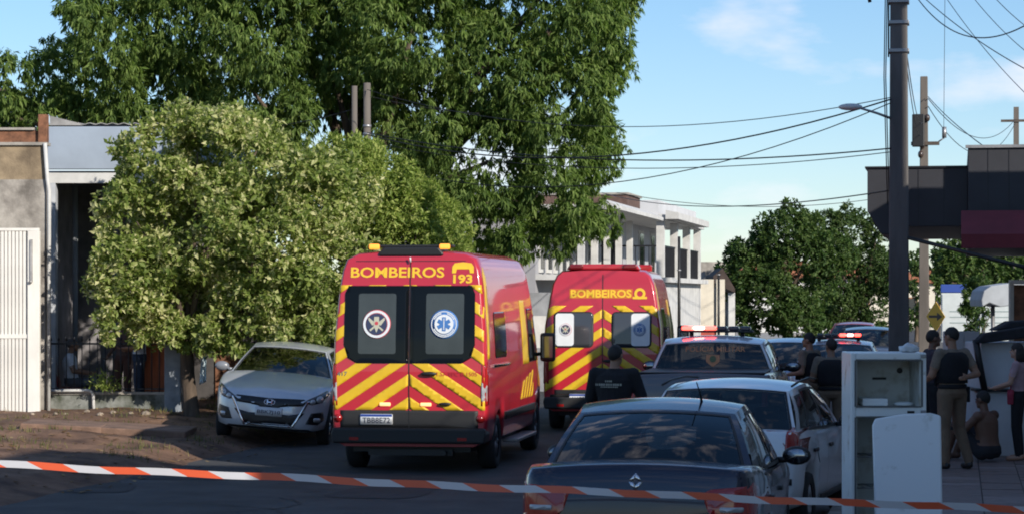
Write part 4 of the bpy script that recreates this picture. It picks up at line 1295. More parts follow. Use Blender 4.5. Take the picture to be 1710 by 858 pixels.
m_grille = pmat('grille_black', (0.008, 0.008, 0.010), 0.4, var=.2, scale=60)
band = [(-.56, .675), (-.50, .70), (-.3, .695), (0, .685), (.3, .695), (.50, .70), (.56, .675), (.50, .60), (.30, .585), (.17, .565), (.10, .53), (0, .515), (-.10, .53), (-.17, .565), (-.30, .585), (-.50, .60)]
decal('upper_grille', band, 'front', bv, m_grille, i30, off=.006)
decal('lower_grille', [(-.53, .50), (-.30, .455), (.30, .455), (.53, .50), (.36, .305), (.28, .285), (-.28, .285), (-.36, .305)], 'front', bv, m_grille, i30, off=.006)
for sg in (-1, 1):
    decal('grille_surround', [[(sg * .56, .68), (sg * .59, .68), (sg * .37, .27), (sg * .345, .285)]], 'front', bv, m_chrome, i30, off=.013, thick=.013, cell=.05)
    hl = [(sg * .50, .655), (sg * .62, .625), (sg * .76, .665), (sg * .84, .80), (sg * .80, .84), (sg * .68, .765), (sg * .56, .70)]
    h_ = decal('headlight', hl, 'front', bv, pmat('headlight_dark', (.05, .055, .06), .12, coat=.8), i30, off=.006, cell=.04)
    for (cx, cz, r_) in ((.63, .672, .040), (.725, .712, .050)):
        decal('lamp_lens', disc(sg * cx, cz, r_, 14)[0], 'front', bv, m_clearlens, h_, off=.013, thick=.006, cell=0)
    decal('fog_recess', [(sg * .62, .50), (sg * .78, .53), (sg * .80, .40), (sg * .72, .33), (sg * .55, .335)], 'front', bv, m_grille, i30, off=.005, cell=.05)
    decal('fog_lamp', rrect(min(sg * .66, sg * .75), max(sg * .66, sg * .75), .375, .435, .02), 'front', bv, m_clearlens, i30, off=.014, thick=.008, cell=0)
decal('lower_surround', [(-.345, .27), (.345, .27), (.33, .288), (-.33, .288)], 'front', bv, m_chrome, i30, off=.012, thick=.012)
decal('bumper_lip', [(-.66, .225), (.66, .225), (.60, .255), (-.60, .255)], 'front', bv, m_trim, i30, off=.01, thick=.012)
bd = decal('badge_oval', [q for q in [[(.085 * math.cos(a0) * k0, .625 + .045 * math.sin(a0) * k0), (.085 * math.cos(a0), .625 + .045 * math.sin(a0)), (.085 * math.cos(a1), .625 + .045 * math.sin(a1)), (.085 * math.cos(a1) * k0, .625 + .045 * math.sin(a1) * k0)]
      for k0 in (.84,) for a0, a1 in [(2 * math.pi * i / 24, 2 * math.pi * (i + 1) / 24) for i in range(24)]]], 'front', bv, m_chrome, i30, off=.014, thick=.008, cell=0)
lettering('badge_letter', 'H', .085, .055, (0, .625), 'front', bv, m_chrome, bd, off=.014, thick=.02)
plate(i30, bv, 'front', (0, .485), 'BBK7J10', .40, .13, blue=False, off=.03)

# ---- police pickup
m_pol = paint('police_silver', (0.62, 0.62, 0.64), rough=.32)
S = dict(paint=paint('pickup_grey', (0.085, 0.082, 0.095), rough=.35), paint2=m_pol,
         hw=[(-2.65, .83), (-2.62, .88), (-2.4, .91), (-1, .92), (1.6, .92), (2.2, .88), (2.5, .78), (2.62, .62), (2.66, .5)],
         zt=[(-2.65, 1.22), (-2.62, 1.26), (-2.3, 1.27), (-.8, 1.25), (.6, 1.2), (1.2, 1.2), (1.9, 1.12), (2.4, 1.02), (2.6, .9), (2.66, .8)],
         zb=[(-2.65, .6), (-2.5, .5), (2.3, .42), (2.6, .45), (2.66, .55)],
         wheels=[(-1.5, .44, .37), (1.6, .44, .37)], open=(-.75, 1.2), crown=.02,
         gh=dict(ws=(1.35, .72, 1.2, 1.66), rw=(-.80, -.62, 1.26, 1.655), bwf=.84, bwr=.83, twf=.65, twr=.655, cf=.18, cr=.06, rise=.05, zsf=1.18, zsr=1.22),
         panes=[(.12, .48, .08, .86), (.52, .86, .08, .86)], doors=(1.1, .2, -.68), handles=(.3, -.55), mirror=(1.27, 1.0), cat='pickup truck', rwh=(-.92, .92, .06, .90), shelf=.2)
pku, bv = make_car('police_pickup', 'silver and dark grey police pickup with roof light bar beside the second van', S, G(1196, 30.2 + 2.65), R(1.5), glass_mats=(g_mid, glass('police_tint', (.07, .065, .07), .05)))
m_gold = pmat('gold_print', (0.50, 0.22, 0.10), 0.6)
gl = lettering('window_lettering', 'POLÍCIA MILITAR', .80, .085, (.04, 1.555), 'rear', bv, m_gold, pku, off=.006, thick=.012)
cr_ = decal('window_crest', [(-.08, 1.47), (.10, 1.47), (.10, 1.38), (.01, 1.31), (-.08, 1.38)], 'rear', bv, m_gold, pku, off=.006, thick=0, cell=0)
decal('crest_disc', disc(.01, 1.415, .045, 12)[0], 'rear', bv, pmat('crest_green', (.08, .12, .05), .6), cr_, off=.009, thick=0, cell=0)
mb = MB(); mb.box(-.80, .80, -2.55, -.82, 1.272, 1.295); mb.build('bed_cover', m_trim, pku, bevel=.01)
decal('tailgate_gap', [[(-.74, .70), (.74, .70), (.74, .71), (-.74, .71)], [(-.75, .70), (-.74, .70), (-.74, 1.24), (-.75, 1.24)], [(.74, .70), (.75, .70), (.75, 1.24), (.74, 1.24)]], 'rear', bv, m_trim, pku, off=.003, thick=0)
for sg in (-1, 1):
    decal('tail_light', rrect(min(sg * .77, sg * .90), max(sg * .77, sg * .90), .82, 1.15, .03), 'rear', bv, m_redlens, pku, off=.008)
plate(pku, bv, 'rear', (0, .62), '', .40, .13)
m_redled = pmat('red_led', (1, .3, .3), .3, emit=(1.0, .06, .04), emit_s=4.5)
m_whiteled = pmat('pale_led', (1, .8, .8), .3, emit=(1.0, .34, .28), emit_s=4.0)
m_reddome = pmat('red_dome', (.35, .01, .015), .15, coat=.6)
def lightbar(car, y, z, hw=.52, lit=True):
    mb = MB(); mb.box(-hw, hw, y - .12, y + .12, z, z + .03); lb = mb.build('light_bar', m_trim, car, bevel=.01)
    for k in range(6):
        x0 = -hw + .02 + k * (2 * hw - .04) / 6
        mb = MB(); mb.box(x0, x0 + (2 * hw - .04) / 6 - .015, y - .12, y + .12, z + .032, z + .085)
        on = lit and k in (0, 1, 2)
        mb.build('light_module', (m_whiteled if k == 1 else m_redled) if on else (m_reddome if not lit else pmat('smoke_dome', (.05, .05, .06), .15, coat=.6)), lb, bevel=.02)
    for x in (-.35, .35):
        mb = MB(); mb.cyl((x, y, z - .06), (x, y, z), .03); mb.build('bracket', m_trim, lb)
lightbar(pku, .15, 1.76, .50)

# ---- police cars farther down the street, facing the camera
def police_car(label, loc, rz, hood, lit=True, name='police_car', bar=True, roofm=None):
    S = dict(paint=hood, paint2=roofm or paint('patrol_white', (.58, .60, .62)),
             hw=[(-1.95, .60), (-1.9, .72), (-1.6, .82), (0, .85), (1.2, .84), (1.6, .80), (1.85, .68), (1.95, .5)],
             zt=[(-1.95, .80), (-1.9, .95), (-1.6, 1.0), (0, .95), (.8, .97), (1.2, .93), (1.6, .84), (1.85, .72), (1.95, .6)],
             zb=[(-1.95, .4), (-1.7, .25), (1.6, .22), (1.85, .25), (1.95, .35)], wheels=[(-1.2, .35, .3), (1.25, .35, .3)], open=(-1.6, .8), crown=.04,
             gh=dict(ws=(.98, .2, .99, 1.42), rw=(-1.82, -1.4, 1.03, 1.41), bwf=.78, bwr=.74, twf=.57, twr=.58, cf=.18, cr=.1, rise=.05, zsf=.95, zsr=1.0),
             panes=[(.10, .42, .06, .86), (.45, .76, .06, .86)], doors=(.8, -.2), handles=(-.05,), cat='police car' if bar else 'car')
    c, bv = make_car(name, label, S, loc, rz, group='cars down the street')
    for sg in (-1, 1):
        decal('headlight', rrect(min(sg * .50, sg * .74), max(sg * .50, sg * .74), .62, .76, .04), 'front', bv, m_clearlens, c, off=.008)
    decal('grille', rrect(-.40, .40, .45, .62, .05), 'front', bv, m_grille, c, off=.006)
    plate(c, bv, 'front', (0, .45), '', .40, .13)
    if bar:
        lightbar(c, -.35, 1.50, .42, lit)
    return c
blue = paint('patrol_blue', (.04, .10, .26))
police_car('white and blue patrol car behind the officers, without a light bar', G(1318, 44.5), math.pi - R(2), blue, bar=False, name='patrol_car')
police_car('white patrol car with glowing red light bar behind the officers', G(1400, 43.0), math.pi + R(2), paint('patrol_white', (.58, .60, .62)), lit=True)
police_car('dark hatchback far down the street by the round trees', G(1450, 62), math.pi, paint('dark_car', (.03, .03, .035)), bar=False, name='distant_car', roofm=paint('dark_car', (.03, .03, .035)))
police_car('red car far down the street behind the glowing patrol car', G(1425, 74), math.pi, paint('red_car', (.25, .02, .02)), bar=False, name='distant_car', roofm=paint('red_car', (.25, .02, .02)))
# ================================================================== RESCUE VANS
m_red = paint('rescue_red', (0.42, 0.018, 0.032), rough=0.30)
m_yel = pmat('reflective_yellow', (0.62, 0.40, 0.02), 0.35, var=.06, scale=4)
m_stripe = pmat('stripe_red', (0.36, 0.018, 0.030), 0.4, var=.06, scale=4)
m_ltr = pmat('letter_yellow', (0.72, 0.46, 0.03), 0.4)
m_vglass = pmat('black_glass', (0.004, 0.005, 0.006), 0.06, spec=0.22)
m_film = pmat('frosted_film', (0.042, 0.052, 0.054), 0.35, var=.12, scale=3)
m_wfilm = pmat('white_film', (0.66, 0.68, 0.70), 0.3, var=.05)
m_blue = pmat('badge_blue', (0.05, 0.16, 0.42), .5)
m_wht = pmat('badge_white', (0.62, 0.66, 0.70), .5)
m_bred = pmat('badge_red', (0.45, 0.05, 0.07), .5)
m_bump = pmat('bumper_plastic', (0.014, 0.014, 0.015), 0.6, bump=.1, bscale=200)

def loft_van(L, W, Htop, wheels, taper=.12, nose=1.25):
    hw0 = W / 2
    half0 = [(0, .34), (.86, .34), (.965, .40), (.995, .62), (1.0, .95), (.995, 1.30), (.978, 1.75), (1 - taper * .55, Htop - .50), (1 - taper * .85, Htop - .24), (1 - taper * 1.25, Htop - .10), (.70, Htop - .03), (.38, Htop - .005), (0, Htop)]
    ys = sorted(set(np.round(np.linspace(0, L, int(L / .06)), 3)) | {0.0, .015, .04, .08, .14})
    zt_keys = [(0, Htop - .03), (.3, Htop), (L - 2.0, Htop), (L - 1.55, Htop - .05), (L - 1.25, Htop - .28), (L - .62, 1.42), (L - .35, 1.20), (L - .1, 1.02), (L, .86)]
    hw_keys = [(0, .955), (.015, .972), (.04, .986), (.08, .995), (.14, 1.0), (L - 1.2, 1.0), (L - .6, .97), (L - .25, .88), (L - .05, .72), (L, .62)]
    rings = []
    for y in ys:
        zt, k = sm(zt_keys, y), sm(hw_keys, y)
        zbm = .34
        for (yw, rw, zw) in wheels:
            d = abs(y - yw)
            if d < rw: zbm = max(zbm, zw + math.sqrt(rw * rw - d * d))
        half = []
        for a, z in half0:
            if z > .95: z = .95 + (z - .95) * max(.05, (zt - .95) / (Htop - .95)) if zt > .95 else .95 - (.95 - zt) * .5
            z = max(z, zbm if z < .95 else z)
            lean = .16 * max(0, (z - 1.35) / (Htop - 1.35)) ** 1.6 * max(0, 1 - y / .9)
            half.append((a * hw0 * k, y + lean, z))
        rings.append(half + [(-x, yy, z) for x, yy, z in half[-2:0:-1]])
    n = len(rings[0]); mb = MB()
    fs = [(i * n + k, i * n + (k + 1) % n, (i + 1) * n + (k + 1) % n, (i + 1) * n + k) for i in range(len(rings) - 1) for k in range(n)]
    mb.add([p for r in rings for p in r], fs, 0, True)
    # rear wall as strips so that it follows the lean
    h = n // 2
    for k in range(h):
        a, b_ = k, (k + 1)
        a2, b2 = (n - k) % n, (n - k - 1)
        f = [a, b_, b2, a2]
        f = [q for i, q in enumerate(f) if q not in f[:i]]
        if len(f) >= 3:
            mb.f.append(tuple(f)); mb.m.append(0); mb.sm.append(False)
    o = (len(rings) - 1) * n
    mb.f.append(tuple(o + k for k in range(n))); mb.m.append(0); mb.sm.append(True)
    return mb

def roundel(parent, bv, cx, cz, r, star):
    outer, mid, inner = (m_blue, m_wht, m_wht) if star else (m_bred, m_wht, m_blue)
    d = decal('roundel', disc(cx, cz, r, 28)[0], 'rear', bv, outer, parent, off=0.0170, thick=.002, cell=0)
    if star:
        decal('roundel_ring', disc(cx, cz, r * .90, 28, r * .84), 'rear', bv, m_wht, d, off=0.0200, thick=0, cell=0)
        for a0, a1 in ((25, 75), (105, 155), (205, 335)):
            pg = [[(cx + r * q * math.cos(R(t)), cz + r * q * math.sin(R(t))) for q, t in ((.72, a), (.80, a), (.80, a + 9), (.72, a + 9))] for a in range(a0, a1, 10)]
            decal('roundel_lettering', pg, 'rear', bv, m_wht, d, off=0.0205, thick=0, cell=0)
        decal('roundel_disc', disc(cx, cz, r * .66, 28)[0], 'rear', bv, m_wht, d, off=0.0210, thick=0, cell=0)
        bars = []
        for k in range(3):
            a = R(90 + 60 * k); ux, uz = math.cos(a), math.sin(a); l, w = r * .48, r * .13
            bars.append([(cx + ux * l - uz * w, cz + uz * l + ux * w), (cx + ux * l + uz * w, cz + uz * l - ux * w), (cx - ux * l + uz * w, cz - uz * l - ux * w), (cx - ux * l - uz * w, cz - uz * l + ux * w)])
        for q, b_ in enumerate(bars):
            decal('star_bar', b_, 'rear', bv, m_blue, d, off=0.0240 + .001 * q, thick=0, cell=0)
        decal('staff', [(cx - r * .03, cz - r * .4), (cx + r * .03, cz - r * .4), (cx + r * .03, cz + r * .4), (cx - r * .03, cz + r * .4)], 'rear', bv, m_wht, d, off=0.0280, thick=0, cell=0)
    else:
        decal('roundel_ring', disc(cx, cz, r * .95, 28, r * .78), 'rear', bv, m_wht, d, off=0.0200, thick=0, cell=0)
        decal('roundel_disc', disc(cx, cz, r * .74, 28)[0], 'rear', bv, pmat('badge_navy', (.03, .04, .09), .5), d, off=0.0210, thick=0, cell=0)
        m_em = pmat('emblem_sand', (.42, .42, .34), .6)
        for sg in (-1, 1):      # crossed axes and wings over a shield
            decal('emblem_wing', [(cx, cz + r * .02), (cx + sg * r * .56, cz + r * .46), (cx + sg * r * .58, cz + r * .28), (cx + sg * r * .30, cz - r * .1)], 'rear', bv, m_em, d, off=0.0240, thick=0, cell=0)
            decal('emblem_axe', [(cx + sg * r * .05, cz - r * .02), (cx + sg * r * .50, cz - r * .40), (cx + sg * r * .42, cz - r * .50), (cx - sg * r * .02, cz - r * .12)], 'rear', bv, m_em, d, off=0.0255, thick=0, cell=0)
        decal('emblem_shield', [(cx - r * .17, cz + r * .5), (cx + r * .17, cz + r * .5), (cx + r * .2, cz - r * .1), (cx, cz - r * .6), (cx - r * .2, cz - r * .1)], 'rear', bv, m_em, d, off=0.0270, thick=0, cell=0)
        decal('emblem_star', disc(cx, cz + r * .05, r * .13, 10)[0], 'rear', bv, m_bred, d, off=0.0290, thick=0, cell=0)
    return d

def stripes(parent, bv, rect, m, pitch, duty, off_c, view='rear', name='chevron_stripe', off=.006, mat=None):
    xs = [p[0] for p in rect]; zs = [p[1] for p in rect]
    cs = [p[1] - m * p[0] for p in rect]
    k = math.floor((min(cs) - off_c) / pitch)
    while off_c + k * pitch < max(cs):
        poly = clip_band(rect, m, off_c + k * pitch, off_c + k * pitch + pitch * duty)
        if poly:
            decal(name, poly, view, bv, mat or m_yel, parent, off=off, thick=.004, cell=.05)
        k += 1

def make_van(name, label, loc, rz, L=5.95, W=2.0, H=2.80, kind=1):
    v = thing(name, label, 'van', loc, rz)
    wheels = [(1.05, .42, .36), (L - 1.0, .42, .36)]
    mbv = loft_van(L, W, H, wheels, .13 if kind == 1 else .17)
    mbv.build('body', m_red, v)
    bv = bvh_of(mbv)
    hw = W / 2
    for (yw, rw, zw) in wheels:
        for sg in (1, -1):
            make_wheel(v, (sg * (hw - .14), yw, zw), zw, .24, sg, rim=pmat('steel_rim', (.16, .16, .17), .45, metal=.7))
    # bumper and underbody
    mb = MB(); mb.prism([(-hw + .03, .38), (hw - .03, .38), (hw - .01, .50), (hw - .03, .58), (-hw + .03, .58), (-hw + .01, .50)], 'y', -.09, .30); bp = mb.build('rear_bumper', m_bump, v, bevel=.03, seg=3)
    mb = MB(); mb.box(-hw + .25, hw - .25, .2, L - .5, .26, .36); mb.build('underbody', m_trim, v)
    mb = MB(); mb.box(-.55, .55, .10, .16, .22, .30); mb.cyl((.45, .3, .26), (.45, -.02, .26), .03); mb.build('tow_frame', m_trim, v)
    for sg in (-1, 1):
        mb = MB(); mb.box(sg * .70 - .06, sg * .70 + .06, -.097, -.085, .42, .46); mb.build('reflector', m_redlens, bp)
    z0, z1 = (.80, H - .45) if kind == 1 else (.62, 2.10)
    decal('lower_door_panel', [(-hw + .12, .575), (hw - .12, .575), (hw - .12, z0), (-hw + .12, z0)], 'rear', bv, m_bump, v, off=.004, thick=.003)
    # chevrons
    sp = .66
    for sg in (-1, 1):
        rect = [(sg * .012, z0 + .004), (sg * (hw - .035), z0 + .004), (sg * (hw - .06), z1 - .3), (sg * (hw - .10), z1), (sg * .012, z1)]
        stripes(v, bv, rect, -sg * sp, .295 if kind == 1 else .30, .49, .242 if kind == 1 else .10)
    decal('door_gap', [(-.006, .56), (.006, .56), (.006, H - .10), (-.006, H - .10)], 'rear', bv, m_trim, v, off=.007, thick=0)
    for z in ((z1 + .30,) if kind == 1 else ()):
        decal('door_gap', [(-hw + .30, z), (hw - .30, z), (hw - .30, z + .008), (-hw + .30, z + .008)], 'rear', bv, m_trim, v, off=.004, thick=0)
    # rear windows
    if kind == 1:
        zw0, zw1 = 1.40, H - .46
        for sg in (-1, 1):
            x0, x1 = sg * .012, sg * .85
            pg = [(x0, zw0), (sg * .68, zw0), (sg * .80, zw0 + .07), (x1, zw0 + .24), (sg * .845, zw1 - .10), (sg * .80, zw1), (x0, zw1)]
            gw = decal('rear_window', pg, 'rear', bv, m_vglass, v, off=.010, thick=.010)
            c = -.42 if sg < 0 else .46
            decal('window_film', rrect(c - .245, c + .245, zw0 + .12, zw1 - .10, .03), 'rear', bv, m_film, gw, off=.0125, thick=0)
        for sg, c in ((-1, -.425), (1, .45)):
            roundel(v, bv, c, 1.90, .185, sg > 0)
        lettering('roof_lettering', 'BOMBEIROS', 1.22, .135, (-.17, H - .29), 'rear', bv, m_ltr, v, off=.006, thick=.022)
        # helmet shape with the emergency number
        cx, cz = .68, H - .29
        decal('helmet_mark', [(cx - .14, cz - .01), (cx - .14, cz + .07), (cx - .11, cz + .115), (cx, cz + .13), (cx + .11, cz + .115), (cx + .14, cz + .07), (cx + .14, cz - .01), (cx + .09, cz - .01), (cx + .08, cz + .04), (cx - .08, cz + .04), (cx - .09, cz - .01)], 'rear', bv, m_ltr, v, off=.006, thick=0, cell=.05)
        lettering('number_lettering', '193', .25, .115, (cx, cz - .085), 'rear', bv, m_ltr, v, off=.006, thick=.04)
        plate(v, bv, 'rear', (-.42, .685), 'TBB8E72', .42, .135, off=.03)
        lettering('door_lettering', '1.5A BPC B 1505', .52, .05, (.62, 1.265), 'rear', bv, m_red, v, off=.009, thick=.01)
        lettering('model_number', '417', .13, .055, (-.87, 1.265), 'rear', bv, m_chrome, v, off=.009, thick=.02)
        mb = MB(); mb.ell((.26, -.035, 1.27), (.11, .03, .028), 12, 6); mb.build('door_handle', m_trim, v)
        mb = MB(); mb.ell((.47, -.03, .885), (.085, .025, .022), 12, 6); mb.build('step_handle', m_trim, v)
        for x in (-.31, .22):
            d = decal('warning_lamp', rrect(x - .07, x + .07, .855, .90, .012), 'rear', bv, m_amber_led, v, off=.02, thick=.018, cell=0)
        for sg in (-1, 1):
            tlp = [(sg * .93, .86), (sg * 1.0, .86), (sg * 1.0, 1.42), (sg * .945, 1.40)]
            tl = decal('tail_light', tlp, 'rear', bv, m_redlens, v, off=.008, cell=.05)
            decal('clear_lens', [(sg * .935, .92), (sg * 1.0, .92), (sg * 1.0, 1.12), (sg * .94, 1.16)], 'rear', bv, m_clearlens, tl, off=.013, thick=.005, cell=.05)
            vw = 'right' if sg > 0 else 'left'
            sd = [(.01, .86), (.10, .88), (.10, 1.28), (.015, 1.40)]
            decal('tail_light', sd if sg > 0 else [(-a, z) for a, z in sd], vw, bv, m_redlens, v, off=.008, cell=.05)
            decal('round_reflector', disc(sg * .925, .70, .055, 14)[0], 'rear', bv, m_redlens, v, off=.012, thick=.01, cell=0)
        # roof: black box, amber beacons
        mb = MB(); mb.prism([(-.42, H - .08), (.42, H - .08), (.42, H - .04), (.36, H + .03), (-.36, H + .03), (-.42, H - .04)], 'y', .12, .75); mb.build('roof_unit', m_trim, v, bevel=.02)
        mb = MB(); mb.box(-.58, .54, .22, .36, H + .031, H + .065); lb = mb.build('beacon_rail', m_trim, v, bevel=.01)
        for x in (-.49, .43):
            mb = MB(); mb.box(x - .07, x + .07, .17, .21, H + .005, H + .075); mb.build('amber_beacon', m_amber, lb, bevel=.02)
        mb = MB(); mb.cyl((0, .1, H - .16), (0, .085, H - .10), .012, n=6); mb.build('washer_nozzle', m_plate, v)
    else:
        zw0, zw1 = 1.42, 1.98
        for sg in (-1, 1):
            a, b_ = sg * .17, sg * .80
            fr = decal('window_frame', rrect(min(a, b_) - .02, max(a, b_) + .02, zw0 - .02, zw1 + .02, .08), 'rear', bv, m_trim, v, off=.008, thick=.008)
            decal('rear_window', rrect(min(a, b_), max(a, b_), zw0, zw1, .065), 'rear', bv, pmat('grey_glass', (.045, .048, .055), .08, spec=.7), fr, off=.011, thick=.002)
            c0, c1 = sg * .48, sg * .79
            decal('window_film', rrect(min(c0, c1), max(c0, c1), zw0 + .01, zw1 - .01, .05), 'rear', bv, m_wfilm, fr, off=.0125, thick=0)
            roundel(v, bv, sg * .62, 1.70, .105, sg > 0)
        lettering('roof_lettering', 'BOMBEIROS', 1.02, .135, (-.03, H - .42), 'rear', bv, m_ltr, v, off=.008, thick=.035)
        decal('letter_panel', [(-.56, H - .50), (.50, H - .50), (.50, H - .34), (-.56, H - .34)], 'rear', bv, pmat('amber_print', (.50, .13, .02), .45), v, off=.0045, thick=0)
        cx, cz = .62, H - .42
        decal('helmet_mark', disc(cx, cz, .095, 14, .05), 'rear', bv, m_ltr, v, off=.008, thick=0, cell=0)
        decal('helmet_brim', [(cx - .12, cz - .09), (cx + .12, cz - .09), (cx + .12, cz - .05), (cx - .12, cz - .05)], 'rear', bv, m_ltr, v, off=.009, thick=0, cell=0)
        plate(v, bv, 'rear', (-.34, .56), 'AUG8B64', .42, .14, off=.08)
        decal('grab_strip', [(-.80, .625), (.05, .625), (.05, .70), (-.80, .70)], 'rear', bv, m_trim, v, off=.015, thick=.012)
        mb = MB(); mb.ell((.10, -.035, 1.18), (.10, .03, .028), 12, 6); mb.build('door_handle', m_trim, v)
        for sg in (-1, 1):
            tl = decal('tail_light', [(sg * .90, .80), (sg * .99, .80), (sg * .98, 1.30), (sg * .90, 1.30)], 'rear', bv, m_redlens, v, off=.010, cell=.06)
        # spoiler with lamps
        mb = MB(); mb.prism([(-.62, H - .02), (.62, H - .02), (.56, H + .075), (-.56, H + .075)], 'y', .16, .7); sp_ = mb.build('roof_spoiler', m_red, v, bevel=.03, seg=3)
        for x in (-.45, .45):
            mb = MB(); mb.box(x - .12, x + .12, .13, .40, H - .01, H + .07); mb.build('beacon', pmat('dark_red_dome', (.16, .008, .012), .2, coat=.5), sp_, bevel=.025)
    # right and left sides: reflective blocks, windows, rubbing strip
    for sg, vw in ((1, 'right'), (-1, 'left')):
        def q(pts): return pts if sg > 0 else [(-a, z) for a, z in pts]
        stripes(v, bv, q([(L - 2.9, .82), (L - 1.6, .82), (L - 1.6, 1.20), (L - 2.7, 1.05)]), .9 * sg, .24, .5, .1, vw)
        decal('side_band', q([(.10, 1.45), (.26, 1.45), (.42, H - .35), (.30, H - .22), (.22, H - .30)]), vw, bv, m_yel, v, off=.004, thick=.002, cell=.08)
        decal('side_band', q([(L - 2.6, 1.30), (L - 2.0, 1.30), (L - 2.25, 2.2), (L - 2.7, 2.2)]), vw, bv, m_yel, v, off=.004, thick=.002, cell=.08)
        decal('rubbing_strip', q([(1.5, .62), (L - 1.5, .62), (L - 1.5, .72), (1.5, .72)]), vw, bv, m_trim, v, off=.02, thick=.022, cell=.1)
        decal('side_window', q(rrect(.75, 1.75, 1.45, 2.05, .06)), vw, bv, m_vglass, v, off=.008, thick=.008)
        decal('door_window', q([(L - 2.0, 1.32), (L - .98, 1.32), (L - 1.28, 2.0), (L - 1.42, 2.08), (L - 2.0, 2.08)]), vw, bv, m_vglass, v, off=.008, thick=.008)
        for yy in (L - 2.1, L - .98, 3.0, 1.95):
            decal('door_gap', q([(yy - .005, .45), (yy + .005, .45), (yy + .005, 2.15), (yy - .005, 2.15)]), vw, bv, m_trim, v, off=.006, thick=0)
        decal('slide_rail', q([(.45, 1.34), (1.95, 1.34), (1.95, 1.375), (.45, 1.375)]), vw, bv, m_chrome if kind == 1 else m_trim, v, off=.025, thick=.025)
        mb = MB(); mb.box(sg * (hw + .04) - (.0 if sg > 0 else .22), sg * (hw + .04) + (.22 if sg > 0 else .0), L - 1.15, L - 1.02, 1.30, 1.72)
        mo = mb.build('mirror', m_trim, v, bevel=.04, seg=3)
        mb = MB(); mb.box(sg * (hw + .15) - .08, sg * (hw + .15) + .08, L - 1.158, L - 1.151, 1.36, 1.67); mb.build('mirror_glass', m_mirror, mo)
        mb = MB(); mb.tube([(sg * (hw - .04), L - 1.0, 1.40), (sg * (hw + .1), L - 1.08, 1.42)], .03, 6); mb.build('mirror_arm', m_trim, mo)
        mb = MB(); mb.box(min(sg * (hw - .12), sg * (hw + .10)), max(sg * (hw - .12), sg * (hw + .10)), 2.1, 4.0, .28, .33); mb.build('side_step', m_rim, v, bevel=.01)
    decal('windscreen', rrect(-.82, .82, 1.40, 2.25, .12), 'front', bv, m_vglass, v, off=.008, thick=.008)
    decal('grille', rrect(-.5, .5, .72, .95, .05), 'front', bv, m_trim, v, off=.008)
    for sg in (-1, 1):
        decal('headlight', rrect(min(sg * .55, sg * .80), max(sg * .55, sg * .80), .85, 1.08, .06), 'front', bv, m_clearlens, v, off=.008)
    if kind == 2:
        mb = MB(); mb.box(-.62, .62, L - 1.95, L - 1.70, H - .02, H + .11); mb.build('front_light_bar', m_reddome, v, bevel=.03)
        mb = MB(); mb.box(-.35, .35, 2.2, 2.9, H - .02, H + .10); mb.build('roof_vent', m_red, v, bevel=.04)
    return v

make_van('rescue_van', 'nearer red rescue van with yellow chevrons and wide black rear window', G(683, 30.6), R(2.4), W=2.03, H=2.85, kind=1)
make_van('rescue_van', 'second red rescue van farther on, with two small white filmed rear windows', G(1006, 40.0), R(4.0), L=5.6, W=2.0, H=2.72, kind=2)
# ================================================================== POLES, CABLES, SIGNS
m_pole = pmat('concrete_pole', (0.105, 0.098, 0.095), 0.9, var=.25, scale=3, bump=.2, bscale=30, stretch=(1, 1, .2))
m_pole2 = pmat('pale_concrete_pole', (0.115, 0.10, 0.088), 0.9, var=.2, scale=3, stretch=(1, 1, .2))
m_galv = pmat('galvanised_steel', (0.30, 0.30, 0.31), .45, metal=.7)
m_cable = pmat('cable_black', (0.014, 0.014, 0.016), .6)
m_insul = pmat('insulator', (.05, .035, .03), .3, coat=.4)
m_wood = pmat('crossarm_wood', (.075, .06, .05), .9, var=.3, scale=5)

def taper_box(mb, x, y, z0, z1, w0, w1, d0, d1):
    vs = [(x - w0, y - d0, z0), (x + w0, y - d0, z0), (x + w0, y + d0, z0), (x - w0, y + d0, z0), (x - w1, y - d1, z1), (x + w1, y - d1, z1), (x + w1, y + d1, z1), (x - w1, y + d1, z1)]
    mb.add(vs, [(3, 2, 1, 0), (4, 5, 6, 7), (0, 1, 5, 4), (1, 2, 6, 5), (2, 3, 7, 6), (3, 0, 4, 7)])

p1_ = G(1501, 34.0, WALK_Z)
pole1 = thing('utility_pole', 'thick dark concrete utility pole in front of the charcoal canopy', 'utility pole', p1_, 0)
mb = MB(); taper_box(mb, 0, 0, 0, 9.0, .150, .105, .17, .12); mb.build('shaft', m_pole, pole1, bevel=.02)
for z in (5.55, 5.95, 6.25):
    mb = MB(); mb.box(-.145, .145, -.165, .165, z, z + .05); mb.build('steel_band', m_galv, pole1, bevel=.006)
mb = MB(); mb.box(-.155, -.135, -.06, .06, 5.5, 6.4); mb.build('cable_bracket', m_trim, pole1)
mb = MB(); mb.box(-.75, .75, -.2, -.12, 6.50, 6.60); ca = mb.build('crossarm', m_wood, pole1)
for x in (-.55, -.3, .45, .65):
    mb = MB(); mb.lathe([(.02, 6.6), (.05, 6.63), (.03, 6.67), (.055, 6.70), (.03, 6.75), (.001, 6.78)], (x, -.16, 0), 'z', 12); mb.build('insulator', m_insul, ca)
mb = MB(); mb.ell((-.42, -.16, 6.42), (.12, .08, .075), 12, 8); mb.cyl((-.42, -.16, 6.35), (-.40, -.16, 6.26), .025); mb.build('cable_splice_box', m_trim, pole1)
for dx in (-.16, -.185):
    mb = MB(); mb.tube([(dx, -.1, 6.45), (dx - .02, -.12, 5.2), (dx + .03, -.1, 3.4)], .008, 5); mb.build('drop_cable', m_cable, pole1)
